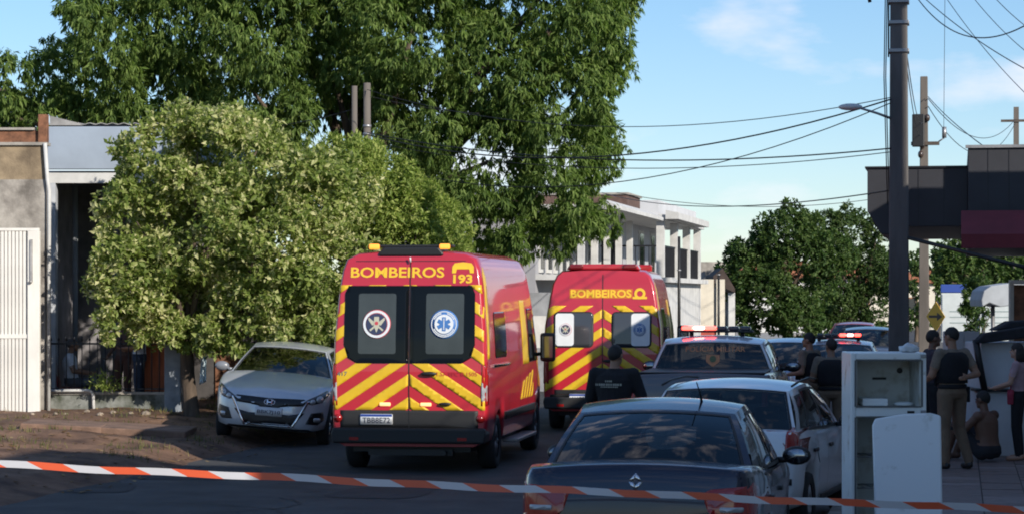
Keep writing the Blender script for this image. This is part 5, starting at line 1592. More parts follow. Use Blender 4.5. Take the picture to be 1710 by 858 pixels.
# street lamp on the pole
mb = MB(); mb.tube([(-.12, -.15, 4.62), (-.30, -.3, 4.68), (-.52, -.45, 4.74)], [.02, .018, .016], 8); la = mb.build('lamp_arm', m_galv, pole1)
mb = MB(); mb.ell((-.66, -.52, 4.755), (.17, .075, .05), 14, 8); mb.build('lamp_head', pmat('lamp_shell', (.55, .55, .54), .3), la)

p2_ = G(1543, 66.0, WALK_Z)
pole2 = thing('utility_pole', 'slimmer pale utility pole with tangled fittings farther down the pavement', 'utility pole', p2_, 0)
mb = MB(); taper_box(mb, 0, 0, 0, 8.15, .15, .10, .15, .10); mb.build('shaft', m_pole2, pole2, bevel=.02)
mb = MB(); mb.box(-.32, .02, -.3, -.2, 6.2, 7.1); mb.build('transformer_box', m_trim, pole2, bevel=.03)
for k in range(5):
    mb = MB(); mb.ell((random.uniform(-.12, .12), -.15, 6.0 + k * .25), (.08, .10, .11), 10, 6); mb.build('fitting', m_insul, pole2)
mb = MB(); mb.box(-.35, .42, -.16, -.10, 6.25, 6.35); mb.build('crossarm', m_wood, pole2)
mb = MB(); mb.cyl((.55, -.1, 6.45), (.55, -.1, 6.75), .06); mb.tube([(.4, -.1, 6.35), (.55, -.1, 6.45)], .02); mb.build('fuse', m_galv, pole2)
p3_ = G(1697, 95.0, WALK_Z)
pole3 = thing('utility_pole', 'distant utility pole rising above the charcoal canopy at right', 'utility pole', p3_, 0)
mb = MB(); taper_box(mb, 0, 0, 0, 9.6, .14, .10, .14, .10); mb.build('shaft', m_pole2, pole3)
mb = MB(); mb.box(-.6, .6, -.15, -.1, 9.0, 9.1); mb.build('crossarm', m_wood, pole3)
for i, (px, top, D, r_) in enumerate(((613, 139, 45.4, .068), (592, 144, 46.0, .055))):
    q = thing('slim_pole', ('sunlit slim concrete post rising above the leafy tree', 'thinner grey post just left of the sunlit post above the leafy tree')[i], 'pole', G(px, D), 0)
    mb = MB(); mb.cyl((0, 0, 0), (0, 0, CAM_H + (HOR - top) * D / F_PX), r_ * 1.2, r_, 12); mb.build('shaft', m_pole2, q)
    if i == 0:
        for z in (5.3, 5.45):
            mb = MB(); mb.lathe([(r_ * 1.12, z), (r_ * 1.25, z + .01), (r_ * 1.25, z + .04), (r_ * 1.12, z + .05)], (0, 0, 0), 'z', 14); mb.build('band', m_galv, q)
for i, (px, y0, D, lab) in enumerate(((1134, 395, 70, 'thin dark post in front of the balcony house'), (1200, 455, 84, 'thin dark post at the end of the cream wall'))):
    q = thing('slim_pole', lab, 'pole', G(px, D), 0)
    mb = MB(); mb.cyl((0, 0, 0), (0, 0, CAM_H + (HOR - y0) * D / F_PX), .05, .04, 8); mb.build('shaft', m_trim, q)
    mb = MB(); mb.lathe([(.055, 3.0), (.07, 3.02), (.055, 3.04)], (0, 0, 0), 'z', 8); mb.build('collar', m_galv, q)

def cable(label, a, b, sag, r=.011, n=26, group='overhead cables'):
    a, b = Vector(a), Vector(b)
    pts = [a.lerp(b, t) - Vector((0, 0, sag * 4 * t * (1 - t))) for t in np.linspace(0, 1, n)]
    mb = MB(); mb.tube([p - pts[0] for p in pts], r * .75, 5)
    o = mb.build('overhead_cable', m_cable); o.location = pts[0]
    return tag(o, label, 'cable', group)
lp = (612, 45.3)
cable('uppermost cable from the near pole over the sky to the slim post', P(1488, 163, 33.9), P(613, 150, 45.3), .55, .009)
cable('thick drooping cable from the near pole passing below the street lamp', P(1488, 166, 33.8), P(613, 225, 45.3), .62, .016)
cable('cable dropping steeply from the near pole down to the left', P(1488, 172, 33.7), P(560, 250, 47), .95, .011)
cable('middle thick cable from the near pole across the mango tree', P(1488, 248, 33.8), P(613, 222, 45.2), .32, .014)
cable('thin cable just under the middle thick one', P(1488, 254, 33.9), P(613, 236, 45.3), .36, .009)
cable('lowest thin cable crossing the sky above the round trees', P(1488, 318, 34.0), P(1005, 322, 66), .30, .013)
cable('faint lower cable from the balcony house to the far pole', P(1030, 322, 66), P(1543, 318, 66), .42, .012)
cable('short cable from the slim posts into the clipped tree', P(592, 182, 46), P(440, 213, 48), .05, .012)
cable('pale cable stub in front of the mango beside the slim posts', P(613, 160, 45.4), P(800, 190, 44.5), .05, .008)
# cables upper right
cable('cable looping from near pole to the top right corner', P(1530, -5, 33), P(1760, 10, 22), .42, .010)
cable('cable running from top centre right down to the canopy edge', P(1525, -20, 33), P(1760, 140, 24), .10, .008)
cable('first of the fanned thin cables at the top right', P(1575, -10, 30), P(1760, 200, 26), .10, .006)
cable('second of the fanned thin cables at the top right', P(1620, -10, 30), P(1760, 120, 26), .08, .006)
cable('third of the fanned thin cables at the top right', P(1655, -10, 28), P(1760, 75, 25), .05, .006)
cable('thin vertical wire hanging right of the near pole', P(1578, -10, 34), P(1576, 215, 34.5), 0.0, .005)
cable('upper cable from the far pole to the distant right pole', P(1550, 165, 65.8), P(1695, 200, 94.5), .9, .016)
cable('lower cable from the far pole to the distant right pole', P(1550, 178, 65.8), P(1695, 207, 94.5), 1.25, .016)
cable('long cable from the far pole to the canopy top', P(1550, 162, 65.8), P(1700, 282, 36), .12, .014)
cable('cable from near pole to fittings of the far pole', P(1513, 80, 34), P(1540, 205, 65.8), .35, .011)
cable('second cable from near pole to fittings of the far pole', P(1513, 100, 34), P(1537, 225, 65.8), .30, .011)
st = MB(); a, b = P(1516, 397, 33.7), P(1760, 458, 32.5); st.tube([Vector((0, 0, 0)), b - a], .028, 8)
o = st.build('stay_bar', m_trim); o.location = a; tag(o, 'slanting dark stay bar from the near pole below the canopy', 'bar')

# yellow warning sign on a post
sg_ = thing('warning_sign', 'yellow diamond warning sign with black arrow beside the far pole', 'sign', G(1563, 58, WALK_Z), 0)
mb = MB(); mb.cyl((0, .03, 0), (0, .03, 1.98), .03); mb.build('post', m_galv, sg_)
ang = R(62)
mb = MB(); d_ = .37
mb.prism([(0, -d_), (d_, 0), (0, d_), (-d_, 0)], 'y', -.012, 0); pn = mb.build('panel', pmat('sign_yellow', (.72, .40, .02), .45), sg_, bevel=.004); pn.location = (0, 0, 1.62); pn.rotation_euler.z = R(-52)
mb = MB(); mb.prism([(-.26, -.03), (.06, -.03), (.06, -.10), (.26, 0), (.06, .10), (.06, .03), (-.26, .03)], 'y', -.0165, -.013); ar = mb.build('arrow', m_blackp, pn)

# box truck under the canopy
tk = thing('box_truck', 'white box truck with blue top stripe parked below the charcoal canopy', 'truck', G(1640, 68), 0)
m_tkw = pmat('truck_white', (.52, .56, .56), .5, var=.06)
hwT = 1.15
mb = MB(); mb.box(-hwT, hwT, 0, 4.2, .95, 2.36); mb.build('cargo_box', m_tkw, tk, bevel=.02)
mb = MB(); mb.box(-hwT - .01, hwT + .01, -.02, 4.22, 2.365, 2.60); mb.build('top_stripe', pmat('truck_blue', (.03, .07, .30), .5), tk, bevel=.02)
for x in (-.57, .57):
    mb = MB(); mb.box(x - .54, x + .54, -.02, -.003, 1.0, 2.32); dd = mb.build('rear_door', m_tkw, tk)
    mb = MB(); mb.cyl((x * .12, -.05, 1.0), (x * .12, -.05, 2.3), .02); mb.build('lock_bar', m_galv, dd)
mb = MB(); mb.box(-.9, .9, -.1, 6.2, .60, .92); mb.build('chassis', m_trim, tk)
mb = MB(); mb.box(-1.0, 1.0, 4.4, 6.0, .7, 2.3); mb.build('cab', m_tkw, tk, bevel=.08)
for sg in (-1, 1):
    for yy in (1.2, 5.2):
        make_wheel(tk, (sg * .88, yy, .42), .42, .28, sg)
    mb = MB(); mb.box(sg * .8 - .1, sg * .8 + .1, -.12, -.1, .65, .75); mb.build('tail_light', m_redlens, tk)
lt = [[(-.9, 1.5 + k * .16), (.9, 1.5 + k * .16), (.9, 1.53 + k * .16), (-.9, 1.53 + k * .16)] for k in range(3)]
for q in lt:
    mb = MB(); mb.prism(q, 'y', -.03, -.024); mb.build('print_line', pmat('faded_print', (.30, .36, .36), .6), tk)

# ================================================================== KIOSK on the right pavement
b, X, Z = frame(1640, 31.6)
b.z = WALK_Z
kz = lambda y: Z(y) - WALK_Z
ki = thing('white_kiosk', 'white panelled kiosk with folded black frame at the right edge', 'kiosk', b, YAW)
m_kw = pmat('kiosk_white', (.55, .56, .58), .55, var=.08, scale=2)
mb = MB(); mb.box(X(1634), X(1800), .0, 1.2, 0.0, kz(653)); mb.build('counter', m_kw, ki, bevel=.01)
mb = MB(); mb.box(X(1640), X(1800), .08, 1.2, kz(649), kz(572)); mb.build('upper_panel', m_kw, ki, bevel=.01)
mb = MB(); mb.box(X(1628), X(1800), -.06, .3, kz(653), kz(649)); mb.build('counter_edge', m_trim, ki)
mb = MB(); mb.tube([(X(1627), -.1, kz(566)), (X(1632), -.1, kz(600)), (X(1642), -.1, kz(652))], .045, 8); mb.build('frame_leg', m_trim, ki)
mb = MB(); mb.prism([(X(1624), kz(572)), (X(1640), kz(556)), (X(1800), kz(530)), (X(1800), kz(552)), (X(1640), kz(572))], 'y', -.16, .1); mb.build('folded_canopy', pmat('black_canvas', (.016, .016, .02), .85, var=.3, scale=8), ki, bevel=.02)
mb = MB(); mb.prism([(X(1660), kz(552)), (X(1690), kz(536)), (X(1800), kz(530)), (X(1800), kz(545))], 'y', .1, .5); mb.build('canvas_roll', pmat('black_canvas2', (.02, .02, .026), .85), ki, bevel=.03)
# white cabinet behind the officer
b, X, Z = frame(1600, 36.5); b.z = WALK_Z
wc = thing('white_cabinet', 'tall white cabinet standing behind the standing officer on the pavement', 'cabinet', b, YAW)
mb = MB(); mb.box(X(1584), X(1636), 0, .5, 0, Z(553) - WALK_Z); mb.build('carcass', m_kw, wc, bevel=.01)
for k in range(2):
    mb = MB(); mb.box(X(1586 + k * 25), X(1609 + k * 25), -.02, -.002, .08, Z(558) - WALK_Z); mb.build('door', m_kw, wc, bevel=.004)
# rounded canvas cover and pale window frame beyond
b, X, Z = frame(1665, 46); b.z = WALK_Z
cv = thing('canvas_cover', 'pale grey rounded canvas hood of a stall at the right edge', 'stall hood', b, YAW)
arc = [(X(1640), Z(512) - WALK_Z), (X(1639), Z(500) - WALK_Z), (X(1643), Z(485) - WALK_Z), (X(1655), Z(477) - WALK_Z), (X(1690), Z(472) - WALK_Z), (X(1730), Z(472) - WALK_Z), (X(1730), Z(505) - WALK_Z), (X(1670), Z(512) - WALK_Z), (X(1652), Z(505) - WALK_Z)]
mb = MB(); mb.prism(arc, 'y', 0, 1.2); mb.build('canvas', pmat('grey_canvas', (.33, .36, .40), .7, var=.1), cv, bevel=.02)
mb = MB(); mb.cyl((X(1665), .4, 0), (X(1665), .4, Z(510) - WALK_Z), .04); mb.cyl((X(1725), .4, 0), (X(1725), .4, Z(510) - WALK_Z), .04); mb.build('post', m_galv, cv)
b, X, Z = frame(1700, 44); b.z = WALK_Z
pf = thing('doorway', 'pale framed shop doorway at the right edge above the kiosk', 'doorway', b, YAW)
mb = MB(); mb.box(X(1687), X(1693), 0, .15, 0, Z(467) - WALK_Z); mb.build('jamb', m_cream, pf)
mb = MB(); mb.box(X(1687), X(1740), -.02, .13, Z(474) - WALK_Z, Z(467) - WALK_Z); mb.build('lintel', m_cream, pf)
mb = MB(); mb.box(X(1694), X(1740), .05, .1, 0, Z(475) - WALK_Z); mb.build('door', m_rust, pf)

# ================================================================== FRIDGE and its door
m_fr = pmat('fridge_enamel', (.62, .56, .46), .35, var=.25, scale=5, col2=(.80, .82, .81), ramp=(.28, .40), detail=8)
m_fri = pmat('fridge_liner', (.40, .36, .27), .45, var=.2, scale=6, col2=(.54, .55, .51), ramp=(.3, .5), detail=8)
fD = 20.6
b = G(1484, fD, WALK_Z)
fr = thing('refrigerator', 'old white refrigerator with doors removed standing on the pavement edge', 'refrigerator', b, YAW)
fw, fh, fd, t = .325, 1.62, .58, .045
mb = MB(); mb.box(-fw, -fw + t, 0, fd, .05, fh); mb.build('side_panel', m_fr, fr, bevel=.012)
mb = MB(); mb.box(fw - t, fw, 0, fd, .05, fh); mb.build('side_panel', m_fr, fr, bevel=.012)
mb = MB(); mb.box(-fw + t, fw - t, .0, fd, fh - .06, fh - .002); mb.build('top_panel', m_fr, fr, bevel=.01)
mb = MB(); mb.box(-fw + t, fw - t, .0, fd, .06, .14); mb.build('bottom_panel', m_fr, fr, bevel=.01)
mb = MB(); mb.box(-fw + t, fw - t, fd - .04, fd - .005, .14, fh - .06); mb.build('back_liner', m_fri, fr)
mb = MB(); mb.box(-fw + t, fw - t, .004, fd - .04, 1.07, 1.15); mb.build('divider', m_fr, fr, bevel=.008)
for sg in (-1, 1):
    x = sg * (fw - t); mb = MB(); mb.box(min(x, x - sg * .012), max(x, x - sg * .012), .02, fd - .04, .142, 1.068); mb.box(min(x, x - sg * .012), max(x, x - sg * .012), .02, fd - .04, 1.152, fh - .062); mb.build('side_liner', m_fri, fr)
for z in (.45, .72):
    sh = MB()
    for k in range(9):
        x = -fw + t + .03 + k * .06; sh.cyl((x, .08, z), (x, fd - .05, z), .004, n=5)
    sh.cyl((-fw + t, .08, z), (fw - t, .08, z), .006, n=5); sh.cyl((-fw + t, fd - .06, z), (fw - t, fd - .06, z), .006, n=5)
    o = sh.build('wire_shelf', m_galv, fr); o['kind'] = 'stuff'
mb = MB(); mb.box(-.20, .02, .16, .45, 1.155, 1.22); mb.build('ice_tray', m_fr, fr, bevel=.01)
mb = MB(); mb.ell((.17, .25, 1.17), (.09, .07, .02), 12, 6); mb.build('frost_lump', m_fr, fr)
mb = MB(); mb.cyl((.18, fd - .06, 1.45), (.18, fd - .04, 1.45), .025); mb.build('thermostat', m_trim, fr)
mb = MB(); mb.box(-.06, .06, fd - .06, fd - .04, 1.37, 1.39); mb.build('vent_slot', m_trim, fr)
mb = MB(); mb.box(.16, .22, -.012, .0, 1.10, 1.12); mb.build('badge', m_trim, fr)
for x in (-.26, .26):
    mb = MB(); mb.cyl((x, .06, 0), (x, .06, .055), .025); mb.build('foot', m_trim, fr)
m_gask = pmat('grey_gasket', (.12, .12, .115), .7)
for (za, zb_) in ((.145, 1.065), (1.155, fh - .065)):
    for sg in (-1, 1):
        x = sg * (fw - t + .006); mb = MB(); mb.box(x - .008, x + .008, -.008, .0, za, zb_); mb.build('gasket', m_gask, fr)
    for z in (za, zb_):
        mb = MB(); mb.box(-fw + t, fw - t, -.007, .0, z - .006, z + .006); mb.build('gasket', m_gask, fr)
for z in (.08, 1.11, fh - .03):
    mb = MB(); mb.box(fw - .05, fw - .005, -.025, .0, z - .015, z + .015); mb.build('hinge', m_galv, fr, bevel=.004)
for i, z in enumerate((.30, .62, .93)):
    mb = MB(); mb.box(-fw + t + .013, -fw + t + .02, .06, fd - .06, z, z + .012); mb.build('shelf_runner', m_fri, fr)
# crumpled bag on top
bg = MB(); bg.ell((0, 0, .035), (.09, .07, .04), 14, 9)
bg.v = [(v[0] + .02 * mnoise.noise((v[0] * 30, v[1] * 30, v[2] * 30)), v[1] + .02 * mnoise.noise((v[1] * 30, 4, v[2] * 30)), max(0, v[2] + .03 * mnoise.noise((v[0] * 25, v[1] * 25, 8)))) for v in bg.v]
o = bg.build('plastic_bag', pmat('white_plastic', (.6, .62, .64), .35)); o.location = b + Vector((.17, .15, fh + .0)); tag(o, 'crumpled white plastic bag lying on top of the refrigerator', 'bag')
# the loose door leaning on it
b = G(1519, 19.75, WALK_Z)
dr = thing('fridge_door', 'loose pale refrigerator door leaning against the open refrigerator', 'refrigerator door', b, YAW - R(4))
mb = MB(); mb.prism([(-.275, 0), (.275, 0), (.285, 1.14), (.20, 1.165), (-.02, 1.155), (-.26, 1.115), (-.285, 1.06)], 'y', 0, .055); pn = mb.build('panel', pmat('door_enamel', (.60, .60, .56), .32, var=.12, scale=4, col2=(.82, .84, .85), ramp=(.28, .42), detail=8), dr, bevel=.018, seg=3)
mb = MB(); mb.box(-.25, .25, .056, .075, .04, 1.05); mb.build('inner_liner', m_fri, pn, bevel=.01)
dr.rotation_euler = (R(-13), 0, YAW - R(4))

# ================================================================== BARRIER TAPE
def tape_mat():
    m, n, l, b_ = _nodes('striped_tape')
    tc = n.new('ShaderNodeTexCoord'); sp = n.new('ShaderNodeSeparateXYZ')
    l.new(tc.outputs['UV'], sp.inputs[0])
    ma = n.new('ShaderNodeMath'); ma.operation = 'MULTIPLY_ADD'; ma.inputs[1].default_value = .22
    l.new(sp.outputs['Y'], ma.inputs[0]); l.new(sp.outputs['X'], ma.inputs[2])
    fr_ = n.new('ShaderNodeMath'); fr_.operation = 'FRACT'; l.new(ma.outputs[0], fr_.inputs[0])
    gt = n.new('ShaderNodeMath'); gt.operation = 'GREATER_THAN'; gt.inputs[1].default_value = .5; l.new(fr_.outputs[0], gt.inputs[0])
    mx = n.new('ShaderNodeMixRGB'); mx.inputs['Color1'].default_value = (.50, .50, .53, 1); mx.inputs['Color2'].default_value = (.62, .10, .04, 1)
    l.new(gt.outputs[0], mx.inputs['Fac']); l.new(mx.outputs['Color'], b_.inputs['Base Color'])
    b_.inputs['Roughness'].default_value = .38
    return m
tp = MB(); A_, B_ = P(-230, 762.5, 15.7), P(1800, 854, 15.5)
NT = 160
for i in range(NT + 1):
    t_ = i / NT; p = A_.lerp(B_, t_) - Vector((0, 0, .012 * 4 * t_ * (1 - t_)))
    tw = .10 * math.sin(t_ * 9) + .05 * math.sin(t_ * 31)
    wob = .004 * math.sin(t_ * 57) + .003 * math.sin(t_ * 23)
    h_ = .0235
    tp.v += [tuple(p + Vector((0, math.sin(tw) * h_, -math.cos(tw) * h_ + wob))), tuple(p + Vector((0, -math.sin(tw) * h_, math.cos(tw) * h_ + wob)))]
for i in range(NT):
    tp.f.append((2 * i, 2 * i + 2, 2 * i + 3, 2 * i + 1)); tp.m.append(0); tp.sm.append(True)
tape = tp.build('barrier_tape', tape_mat(), recalc=False)
uv = tape.data.uv_layers.new(name='UVMap')
stripe = 122.0 / (F_PX / 15.6)
tl_ = (B_ - A_).length
for poly in tape.data.polygons:
    for li, vi in zip(poly.loop_indices, poly.vertices):
        uv.data[li].uv = ((vi // 2) / NT * tl_ / stripe + .0, vi % 2)
tag(tape, 'red and white striped barrier tape stretched across the street in front', 'barrier tape')
for i, q in enumerate((A_, B_)):
    po = thing('barrier_post', ('steel post holding the left end of the tape', 'steel post holding the right end of the tape')[i], 'post', (q.x, q.y, 0 if i == 0 else WALK_Z), 0)
    mb = MB(); mb.cyl((0, .035, 0), (0, .035, q.z + .1), .03); mb.build('shaft', m_galv, po)
    mb = MB(); mb.lathe([(.2, 0), (.2, .03), (.04, .06)], (0, .035, 0), 'z', 20); mb.build('base', m_trim, po)
# ================================================================== PEOPLE
SKIN = {k: pmat('skin_' + k, c, .55, var=.06, scale=8) for k, c in dict(light=(.42, .24, .17), tan=(.27, .145, .09), brown=(.15, .075, .048)).items()}
def cloth(name, c, var=.15):
    return pmat('cloth_' + name, c, .9, var=var, scale=9, bump=.25, bscale=35)

def _cap(mb, tags, a, b, r0, r1, tg, n=14):
    o = len(mb.v); a, b = Vector(a), Vector(b)
    pts = [a + (b - a) * t for t in np.linspace(0, 1, 6)]; d = (b - a).normalized()
    L_ = [a - d * r0 * .98, a - d * r0 * .8, a - d * r0 * .45] + pts + [b + d * r1 * .45, b + d * r1 * .8, b + d * r1 * .98]
    rs = [r0 * .15, r0 * .6, r0 * .89] + list(np.linspace(r0, r1, 6)) + [r1 * .89, r1 * .6, r1 * .15]
    mb.tube(L_, rs, n)
    tags += [tg] * (len(mb.v) - o)

def _rings(mb, tags, rings, n=18):
    """rings: (centre, rx, ry, tag); axis roughly up"""
    o = len(mb.v); vs = []
    for c, rx, ry, yaw, tg in rings:
        for k in range(n):
            t = 2 * math.pi * k / n; x, y = rx * math.cos(t), ry * math.sin(t)
            vs.append((c[0] + x * math.cos(yaw) - y * math.sin(yaw), c[1] + x * math.sin(yaw) + y * math.cos(yaw), c[2]))
            tags.append(tg)
    fs = [(i * n + k, i * n + (k + 1) % n, (i + 1) * n + (k + 1) % n, (i + 1) * n + k) for i in range(len(rings) - 1) for k in range(n)]
    fs += [tuple(range(n))[::-1], tuple((len(rings) - 1) * n + k for k in range(n))]
    mb.add(vs, fs, 0, True)

def _blob(mb, tags, c, r, tg, M_=None):
    o = len(mb.v); mb.ell(c, r, 14, 9, 0, M_); tags += [tg] * (len(mb.v) - o)

def person(label, loc, rz, h=1.72, skin='tan', hair=(.012, .010, .009), cols=None, J=None, sleeve='long', vest=None, fat=1.0, cap=None, hairlen=0, headturn=0.0, headtilt=0.0, belt=None, bare=False, group=None, shorts=False):
    k = h / 1.72
    t = thing('person', label, 'person', loc, rz, group)
    j = dict(pelvis=(0, 0, .95), chest=(0, 0, 1.30), neck=(0, -.01, 1.46), head=(0, .02, 1.61),
             sl=(-.19, 0, 1.41), sr=(.19, 0, 1.41), el=(-.25, -.02, 1.13), er=(.25, -.02, 1.13), wl=(-.27, .06, .89), wr=(.27, .06, .89),
             hl=(-.10, 0, .92), hr=(.10, 0, .92), kl=(-.11, .02, .50), kr=(.11, .02, .50), al=(-.12, -.02, .08), ar=(.12, -.02, .08))
    j.update(J or {})
    j = {q: Vector(p) * k for q, p in j.items()}
    mb, tg = MB(), []
    S_, P_, K_, B_, = 'shirt', 'pants', 'skin', 'shoes'
    if bare: S_ = 'skin'
    pe, ch, ne, hd = j['pelvis'], j['chest'], j['neck'], j['head']
    # torso
    w = fat * k
    sh_yaw = math.atan2((j['sr'] - j['sl']).y, (j['sr'] - j['sl']).x); hp_yaw = math.atan2((j['hr'] - j['hl']).y, (j['hr'] - j['hl']).x)
    mid = pe.lerp(ch, .55)
    _rings(mb, tg, [(pe - Vector((0, 0, .08 * k)), .13 * w, .10 * w, hp_yaw, P_), (pe - Vector((0, 0, .02 * k)), .165 * w, .125 * w, hp_yaw, P_), (pe + Vector((0, 0, .05 * k)), .160 * w, .12 * w, hp_yaw, P_),
                    (pe.lerp(ch, .3), .150 * w, .112 * w, hp_yaw, S_), (mid, .150 * w, .11 * w, (hp_yaw + sh_yaw) / 2, S_), (pe.lerp(ch, .85), .168 * w, .118 * w, sh_yaw, S_), (ch + (ne - ch) * .2, .178 * w, .118 * w, sh_yaw, S_),
                    (ch.lerp(ne, .55), .165 * w, .10 * w, sh_yaw, S_), (ch.lerp(ne, .85), .10 * k, .075 * k, sh_yaw, S_), (ne, .062 * k, .064 * k, sh_yaw, S_)])
    _cap(mb, tg, ne - Vector((0, 0, .03 * k)), ne.lerp(hd, .6), .056 * k, .052 * k, K_)
    # head
    from mathutils import Euler
    HM = Euler((headtilt, 0, headturn)).to_matrix()
    def hp(x, y, z): return hd + HM @ (Vector((x, y, z)) * k)
    _blob(mb, tg, hp(0, -.012, .025), (.076 * k, .094 * k, .092 * k), K_, HM)
    _blob(mb, tg, hp(0, .022, -.045), (.060 * k, .066 * k, .068 * k), K_, HM)
    _blob(mb, tg, hp(0, .090, -.015), (.013 * k, .020 * k, .022 * k), K_, HM)
    _blob(mb, tg, hp(0, .070, -.085), (.026 * k, .020 * k, .018 * k), K_, HM)
    for sg in (-1, 1):
        _blob(mb, tg, hp(sg * .078, -.005, -.005), (.010 * k, .022 * k, .032 * k), K_, HM)
    # limbs
    for sd, sg in (('l', -1), ('r', 1)):
        s0, e0, w0 = j['s' + sd], j['e' + sd], j['w' + sd]
        _blob(mb, tg, s0, (.062 * w, .06 * w, .058 * w), S_)
        _cap(mb, tg, ch.lerp(ne, .45), s0, .065 * w, .056 * w, S_)
        m0 = s0.lerp(e0, .62)
        if bare:
            _cap(mb, tg, s0, e0, .052 * w, .042 * w, K_); _cap(mb, tg, e0, w0, .041 * w, .029 * w, K_)
        elif sleeve == 'long':
            _cap(mb, tg, s0, e0, .060 * w, .050 * w, S_); _cap(mb, tg, e0, w0, .049 * w, .036 * w, S_)
        else:
            _cap(mb, tg, s0, m0, .061 * w, .055 * w, S_); _cap(mb, tg, m0, e0, .045 * w, .042 * w, K_); _cap(mb, tg, e0, w0, .041 * w, .029 * w, K_)
        d = (w0 - e0).normalized(); up = Vector((0, 1, 0)) if abs(d.y) < .8 else Vector((0, 0, 1))
        sdv = d.cross(up).normalized(); nrm = sdv.cross(d).normalized()
        hc = w0 + d * .05 * k
        _cap(mb, tg, w0, w0 + d * .03 * k, .028 * k, .030 * k, K_)
        for q in (-.022, -.007, .008, .022):
            _cap(mb, tg, w0 + d * .03 * k + sdv * q * k * .8, w0 + d * .085 * k + sdv * q * k, .015 * k, .0135 * k, K_, 8)
            ln = .055 + (.015 if abs(q) < .01 else 0)
            p0 = w0 + d * .09 * k + sdv * q * k
            p1 = p0 + (d * .6 + nrm * .45 * (1)) * ln * .6 * k
            _cap(mb, tg, p0, p1, .0115 * k, .0105 * k, K_, 8); _cap(mb, tg, p1, p1 + (d * .3 + nrm * .8) * ln * .5 * k, .0105 * k, .0095 * k, K_, 8)
        tb0 = w0 + d * .035 * k - sdv * sg * .026 * k
        _cap(mb, tg, tb0, tb0 + (d * .6 - sdv * sg * .5 + nrm * .35) * .05 * k, .014 * k, .011 * k, K_, 8)
        hh, kn, an = j['h' + sd], j['k' + sd], j['a' + sd]
        _cap(mb, tg, hh, kn, .092 * w, .066 * w, P_)
        if shorts:
            _cap(mb, tg, kn, an, .056 * w, .040 * w, K_)
        else:
            _cap(mb, tg, kn, an + Vector((0, 0, .03 * k)), .066 * w, .052 * w, P_)
        ft = j.get('t' + sd)
        fdir = (ft - an) if ft is not None else Vector((sg * .035, .16, -.03)) * k
        _cap(mb, tg, an - fdir * .18 + Vector((0, 0, -.035 * k)), an + fdir * .9 + Vector((0, 0, -.018 * k)), .043 * k, .036 * k, B_)
    src = bpy.data.objects.new('tmp', mb.mesh('tmp', SKIN[skin], recalc=True)); COL.objects.link(src)
    rm = src.modifiers.new('r', 'REMESH'); rm.mode = 'VOXEL'; rm.voxel_size = .0105 * k; rm.use_smooth_shade = True
    sm_ = src.modifiers.new('s', 'SMOOTH'); sm_.factor = .5; sm_.iterations = 2
    dg = bpy.context.evaluated_depsgraph_get()
    me = bpy.data.meshes.new_from_object(src.evaluated_get(dg))
    kd = KDTree(len(mb.v))
    for i, p in enumerate(mb.v): kd.insert(p, i)
    kd.balance()
    bpy.data.objects.remove(src)
    order = ['skin', 'shirt', 'pants', 'shoes']
    cols = cols or {}
    me.materials.clear()
    for q in order:
        me.materials.append(SKIN[skin] if q == 'skin' else cols.get(q, m_trim))
    vt = [order.index(tg[kd.find(v.co)[1]]) for v in me.vertices]
    for p in me.polygons:
        a = [vt[i] for i in p.vertices]; p.material_index = max(set(a), key=a.count); p.use_smooth = True
    body = bpy.data.objects.new('body', me); COL.objects.link(body); body.parent = t
    # hair
    hb = MB()
    mh = pmat('hair_%d' % int(sum(hair) * 1000), hair, .7, var=.3, scale=30, stretch=(1, 1, .3), bump=.4, bscale=60)
    def shell(fn):
        us, vs_ = np.linspace(0, 2 * math.pi, 25), np.linspace(0, 1, 9)
        hb.grid(fn, us, vs_)
    def hairfn(u, v):
        # limit angle: low at the nape, high over the forehead
        front = (1 + math.sin(u)) / 2
        lim = (1.95 + .9 * (hairlen > 0)) * (1 - front) + 1.05 * front if abs(math.cos(u)) < .0 else 1.80 + .25 * (hairlen > 0) - .75 * max(0, math.sin(u)) ** 1.5 + .62 * max(0, -math.sin(u))
        a = v * lim
        wob = 1 + .035 * mnoise.noise((math.cos(u) * 4, math.sin(u) * 4, v * 5))
        p = (.0795 * math.sin(a) * math.cos(u) * wob, -.014 + .0985 * math.sin(a) * math.sin(u) * wob, .025 + .0985 * math.cos(a) * wob)
        return hp(*p)
    shell(hairfn)
    hb.build('hair', mh, t)
    if hairlen > 0:
        hb = MB()
        for i in range(34):
            u = math.pi * (1.02 + .96 * i / 33)
            p0 = (.078 * math.cos(u), -.014 + .092 * math.sin(u), .03); L_ = hairlen * random.uniform(.8, 1.1)
            hb.tube([hp(*p0), hp(p0[0] * 1.15, p0[1] * 1.12, -.06), hp(p0[0] * 1.2, p0[1] * 1.1, -.06 - L_ * .6), hp(p0[0] * 1.0, p0[1] * 1.0, -.06 - L_)], [.016, .018, .016, .006], 6)
        o = hb.build('hair_strands', mh, t); o['kind'] = 'stuff'
    if cap is not None:
        cb = MB(); cb.grid(lambda u, v: hp(.088 * math.sin(v * 1.5) * math.cos(u), -.012 + .106 * math.sin(v * 1.5) * math.sin(u), .045 + .085 * math.cos(v * 1.5)), np.linspace(0, 2 * math.pi, 21), np.linspace(0, 1, 6))
        cb.grid(lambda u, v: hp(.075 * (u * 2 - 1), .075 + .07 * v * (1 - (u * 2 - 1) ** 2 * .6), .05 - .015 * v), np.linspace(0, 1, 9), np.linspace(0, 1, 4))
        cb.build('cap', cap, t, solid=.004)
    # eyes
    for sg in (-1, 1):
        eb = MB(); eb.ell(hp(sg * .031, .074, .012), (.012 * k, .008 * k, .008 * k), 8, 6); eb.build('eye', pmat('eye_dark', (.03, .025, .02), .2), t)
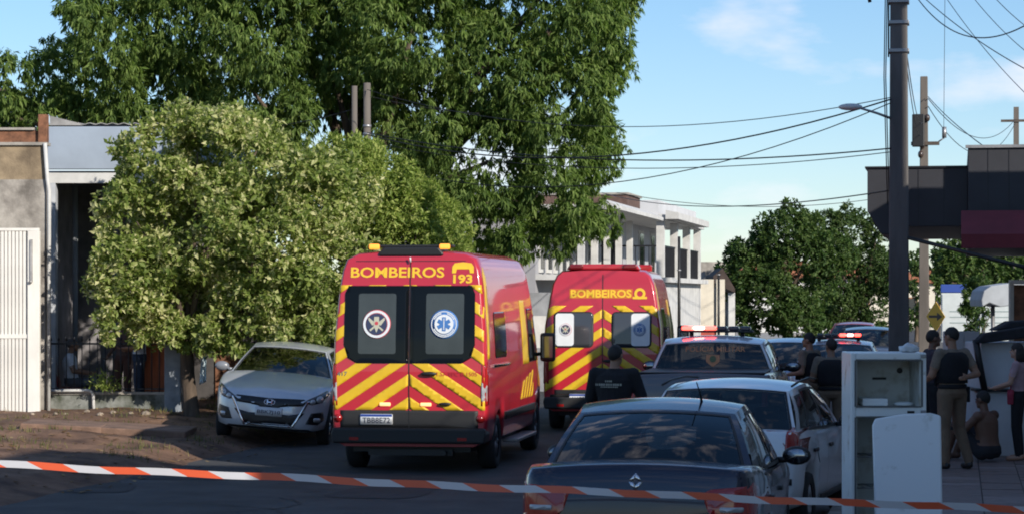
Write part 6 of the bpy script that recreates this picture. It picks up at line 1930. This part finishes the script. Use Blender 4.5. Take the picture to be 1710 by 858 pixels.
    if vest is not None:
        vb = MB(); vt_ = []
        e = .020 * k
        _rings(vb, vt_, [(pe + Vector((0, 0, .10 * k)), .160 * w + e, .12 * w + e, hp_yaw, 'v'), (mid, .158 * w + e, .118 * w + e, (hp_yaw + sh_yaw) / 2, 'v'), (pe.lerp(ch, .85), .174 * w + e, .126 * w + e, sh_yaw, 'v'),
                        (ch + (ne - ch) * .25, .176 * w + e, .124 * w + e, sh_yaw, 'v'), (ch.lerp(ne, .62), .145 * w + e, .10 * w + e, sh_yaw, 'v'), (ch.lerp(ne, .80), .115 * w, .085 * w, sh_yaw, 'v')], 22)
        vo = vb.build('vest', vest, t)
        pb = MB()
        for sg in (-1, 0, 1):
            c = pe.lerp(ch, .35) + Vector((sg * .09, .135, 0)) * w
            pb = MB(); pb.obox(c, (.075 * k, .05 * k, .12 * k), (0, 0, 0)); pb.build('pouch', vest, vo, bevel=.01)
    if belt is not None:
        bb = MB(); bt = []
        _rings(bb, bt, [(pe + Vector((0, 0, .035 * k)), .168 * w, .13 * w, hp_yaw, 'b'), (pe + Vector((0, 0, .085 * k)), .166 * w, .128 * w, hp_yaw, 'b')], 22)
        bo = bb.build('belt', belt, t)
        hb_ = MB(); hb_.obox(pe + Vector((.185 * w, -.01, -.04 * k)), (.05 * k, .09 * k, .19 * k), (0, 0, 0)); hb_.build('holster', belt, t, bevel=.012)
    return t

black_c, tan_c, khaki_c = cloth('black', (.010, .010, .013)), cloth('tan_trousers', (.17, .115, .075)), cloth('khaki_shirt', (.19, .15, .115))
boots = pmat('black_boots', (.012, .011, .011), .5)
# man in black jacket between the vans and parked cars, back to the camera
t = person('person in black jacket seen from behind, standing before the second red van', G(1026, 26.4), R(-8), 1.72, 'tan', cols=dict(shirt=black_c, pants=black_c, shoes=boots), fat=1.28,
       J=dict(sl=(-.215, -.01, 1.40), sr=(.215, -.01, 1.40), el=(-.29, .04, 1.13), er=(.30, .06, 1.14), wl=(-.16, .24, 1.05), wr=(.14, .26, 1.07), head=(.01, .02, 1.60)), headturn=R(-12))
for (w_, h_, x_, z_) in ((.08, .02, -.02, 1.325), (.30, .024, -.02, 1.288), (.20, .014, -.01, 1.262)):   # blurred print on the back
    mb = MB(); n_ = int(w_ / .02)
    for q in range(n_):
        a0 = x_ - w_ / 2 + q * .02; a1 = a0 + random.uniform(.010, .017)
        mb.add([(a, -.150 - .012 * (1 - (a / .3) ** 2), z) for a, z in ((a0, z_ - h_ / 2), (a1, z_ - h_ / 2), (a1, z_ + h_ / 2), (a0, z_ + h_ / 2))], [(0, 1, 2, 3)])
    o = mb.build('back_print', pmat('print_grey', (.35, .34, .28), .7), t, recalc=False); o['kind'] = 'stuff'
# two officers on the road
person('officer with dark vest nearer the refrigerator, on the road', G(1388, 33.4), R(12), 1.66, 'tan', cols=dict(shirt=khaki_c, pants=tan_c, shoes=boots), vest=black_c, belt=black_c, sleeve='short', fat=1.12, headturn=R(20),
       J=dict(el=(-.27, .03, 1.14), wl=(-.16, .22, 1.10), er=(.27, .0, 1.13), wr=(.22, .2, 1.02)))
person('officer with head turned left, standing between the pickup and the vested officer', G(1352, 36.0), R(60), 1.70, 'tan', cols=dict(shirt=khaki_c, pants=tan_c, shoes=boots), vest=black_c, sleeve='short', fat=1.1, headturn=R(15),
       J=dict(wr=(.2, .2, 1.1), wl=(-.2, .22, 1.1)))
person('blonde person leaning forward beside the police pickup', G(1297, 37.4), R(75), 1.62, 'light', hair=(.42, .30, .16), cols=dict(shirt=cloth('navy', (.02, .025, .05)), pants=black_c, shoes=boots), hairlen=.16, headtilt=R(-22),
       J=dict(chest=(0, .08, 1.27), neck=(0, .14, 1.41), head=(0, .20, 1.54), sl=(-.18, .1, 1.36), sr=(.18, .1, 1.36), el=(-.22, .16, 1.09), er=(.22, .16, 1.09), wl=(-.12, .32, 1.0), wr=(.12, .32, 1.0)))
# officer standing on the pavement
person('officer in khaki trousers and black vest standing on the tiled pavement', G(1590, 29.2, WALK_Z), R(38), 1.72, 'tan', cols=dict(shirt=khaki_c, pants=tan_c, shoes=boots), vest=black_c, belt=black_c, sleeve='short', fat=1.15, headturn=R(18), headtilt=R(-8),
       J=dict(er=(.28, -.12, 1.16), wr=(.08, -.20, 1.13), el=(-.27, .05, 1.14), wl=(-.18, .26, 1.08), kr=(.15, .06, .50), ar=(.22, -.04, .08), kl=(-.10, .03, .50), al=(-.12, -.02, .08)))
person('person in dark clothes half hidden behind the refrigerator, facing the officer', G(1557, 31.2, WALK_Z), R(-70), 1.66, 'brown', cols=dict(shirt=cloth('dark_purple', (.035, .028, .04)), pants=black_c, shoes=boots), sleeve='short', fat=1.1,
       J=dict(wr=(.24, .2, 1.02), wl=(-.24, .12, .95)))
# seated shirtless person against the kiosk
person('shirtless person sitting on the tiles against the white kiosk', G(1652, 30.6, WALK_Z), R(58), 1.72, 'brown', cols=dict(shirt=black_c, pants=cloth('dark_shorts', (.02, .02, .025)), shoes=SKIN['brown']), bare=True, shorts=True, fat=1.15, headtilt=R(-6),
       J=dict(pelvis=(0, 0, .13), chest=(0, .05, .48), neck=(0, .06, .63), head=(0, .10, .78), sl=(-.19, .05, .58), sr=(.19, .05, .58), el=(-.26, .22, .40), er=(.27, .22, .40), wl=(-.12, .40, .42), wr=(.10, .40, .42),
              hl=(-.10, .05, .12), hr=(.10, .05, .12), kl=(-.16, .40, .45), kr=(.16, .42, .42), al=(-.13, .55, .08), ar=(.14, .58, .08)))
w_ = person('person in pale top and black trousers holding a red bag at the right edge', G(1700, 30.8, WALK_Z), R(80), 1.50, 'light', hair=(.02, .014, .012), cols=dict(shirt=cloth('pale_pink', (.38, .25, .27)), pants=black_c, shoes=SKIN['light']), sleeve='short', fat=1.0, hairlen=.10,
       J=dict(el=(-.24, .08, 1.14), wl=(-.20, .28, 1.08), er=(.24, .08, 1.14), wr=(.18, .28, 1.06)))
hb = thing('hand_bag', 'small red bag in the hands of the person at the right edge', 'bag', G(1689, 30.75, WALK_Z + .72), R(80))
mb = MB(); mb.prism([(-.11, 0), (.11, 0), (.13, .15), (.08, .19), (-.08, .19), (-.13, .15)], 'y', -.04, .04); mb.build('pouch', cloth('red_bag', (.30, .03, .06)), hb, bevel=.02)
mb = MB(); mb.tube([(-.07, 0, .19), (-.05, 0, .25), (.05, 0, .25), (.07, 0, .19)], .008, 6); mb.build('strap', cloth('red_bag', (.3, .03, .06)), hb)

# people on the porch at the left
b, X, Z = frame(120, 42.7)
person('person in pale shirt sitting on a red chair on the porch', Vector((b.x, b.y, .22)), R(-75), 1.70, 'tan', hair=(.10, .09, .085), cols=dict(shirt=cloth('pale_shirt', (.60, .62, .68)), pants=cloth('grey_trousers', (.10, .11, .13)), shoes=boots), sleeve='short', fat=1.12,
       J=dict(pelvis=(0, 0, .52), chest=(0, -.04, .87), neck=(0, -.02, 1.03), head=(0, .02, 1.18), sl=(-.19, -.03, .98), sr=(.19, -.03, .98), el=(-.25, .06, .72), er=(.25, .06, .72), wl=(-.15, .30, .68), wr=(.15, .30, .68),
              hl=(-.10, .05, .50), hr=(.10, .05, .50), kl=(-.13, .46, .52), kr=(.13, .46, .52), al=(-.13, .46, .08), ar=(.13, .50, .08)))
chr_ = thing('porch_chair', 'red metal chair under the seated person on the porch', 'chair', (b.x, b.y, .22), R(-75))
m_rc = pmat('red_chair', (.22, .03, .035), .5)
mb = MB(); mb.box(-.23, .23, -.22, .26, .385, .42); mb.build('seat', m_rc, chr_, bevel=.015)
mb = MB(); mb.obox((0, -.27, .70), (.46, .03, .55), (R(10), 0, 0)); mb.build('backrest', m_rc, chr_, bevel=.012)
for x in (-.2, .2):
    for y in (-.2, .22):
        mb = MB(); mb.cyl((x, y, 0), (x, y, .385), .014, n=8); mb.build('leg', m_blackp, chr_)
p_ = G(206, 42.3, .22)
person('person in brown clothes standing behind the black railing on the porch', p_, R(160), 1.68, 'brown', cols=dict(shirt=cloth('brown_shirt', (.10, .06, .05)), pants=cloth('brown_pants', (.09, .04, .03)), shoes=boots), sleeve='short', J=dict(wr=(.2, .2, 1.0)))
p_ = G(233, 41.78, .22)
person('person in white and blue top standing beside the orange plank gate', p_, R(100), 1.74, 'tan', cols=dict(shirt=cloth('white_blue', (.55, .60, .72)), pants=cloth('jeans', (.03, .045, .08)), shoes=boots), sleeve='short', J=dict(wl=(-.18, .24, 1.12), wr=(.2, .22, 1.08)))
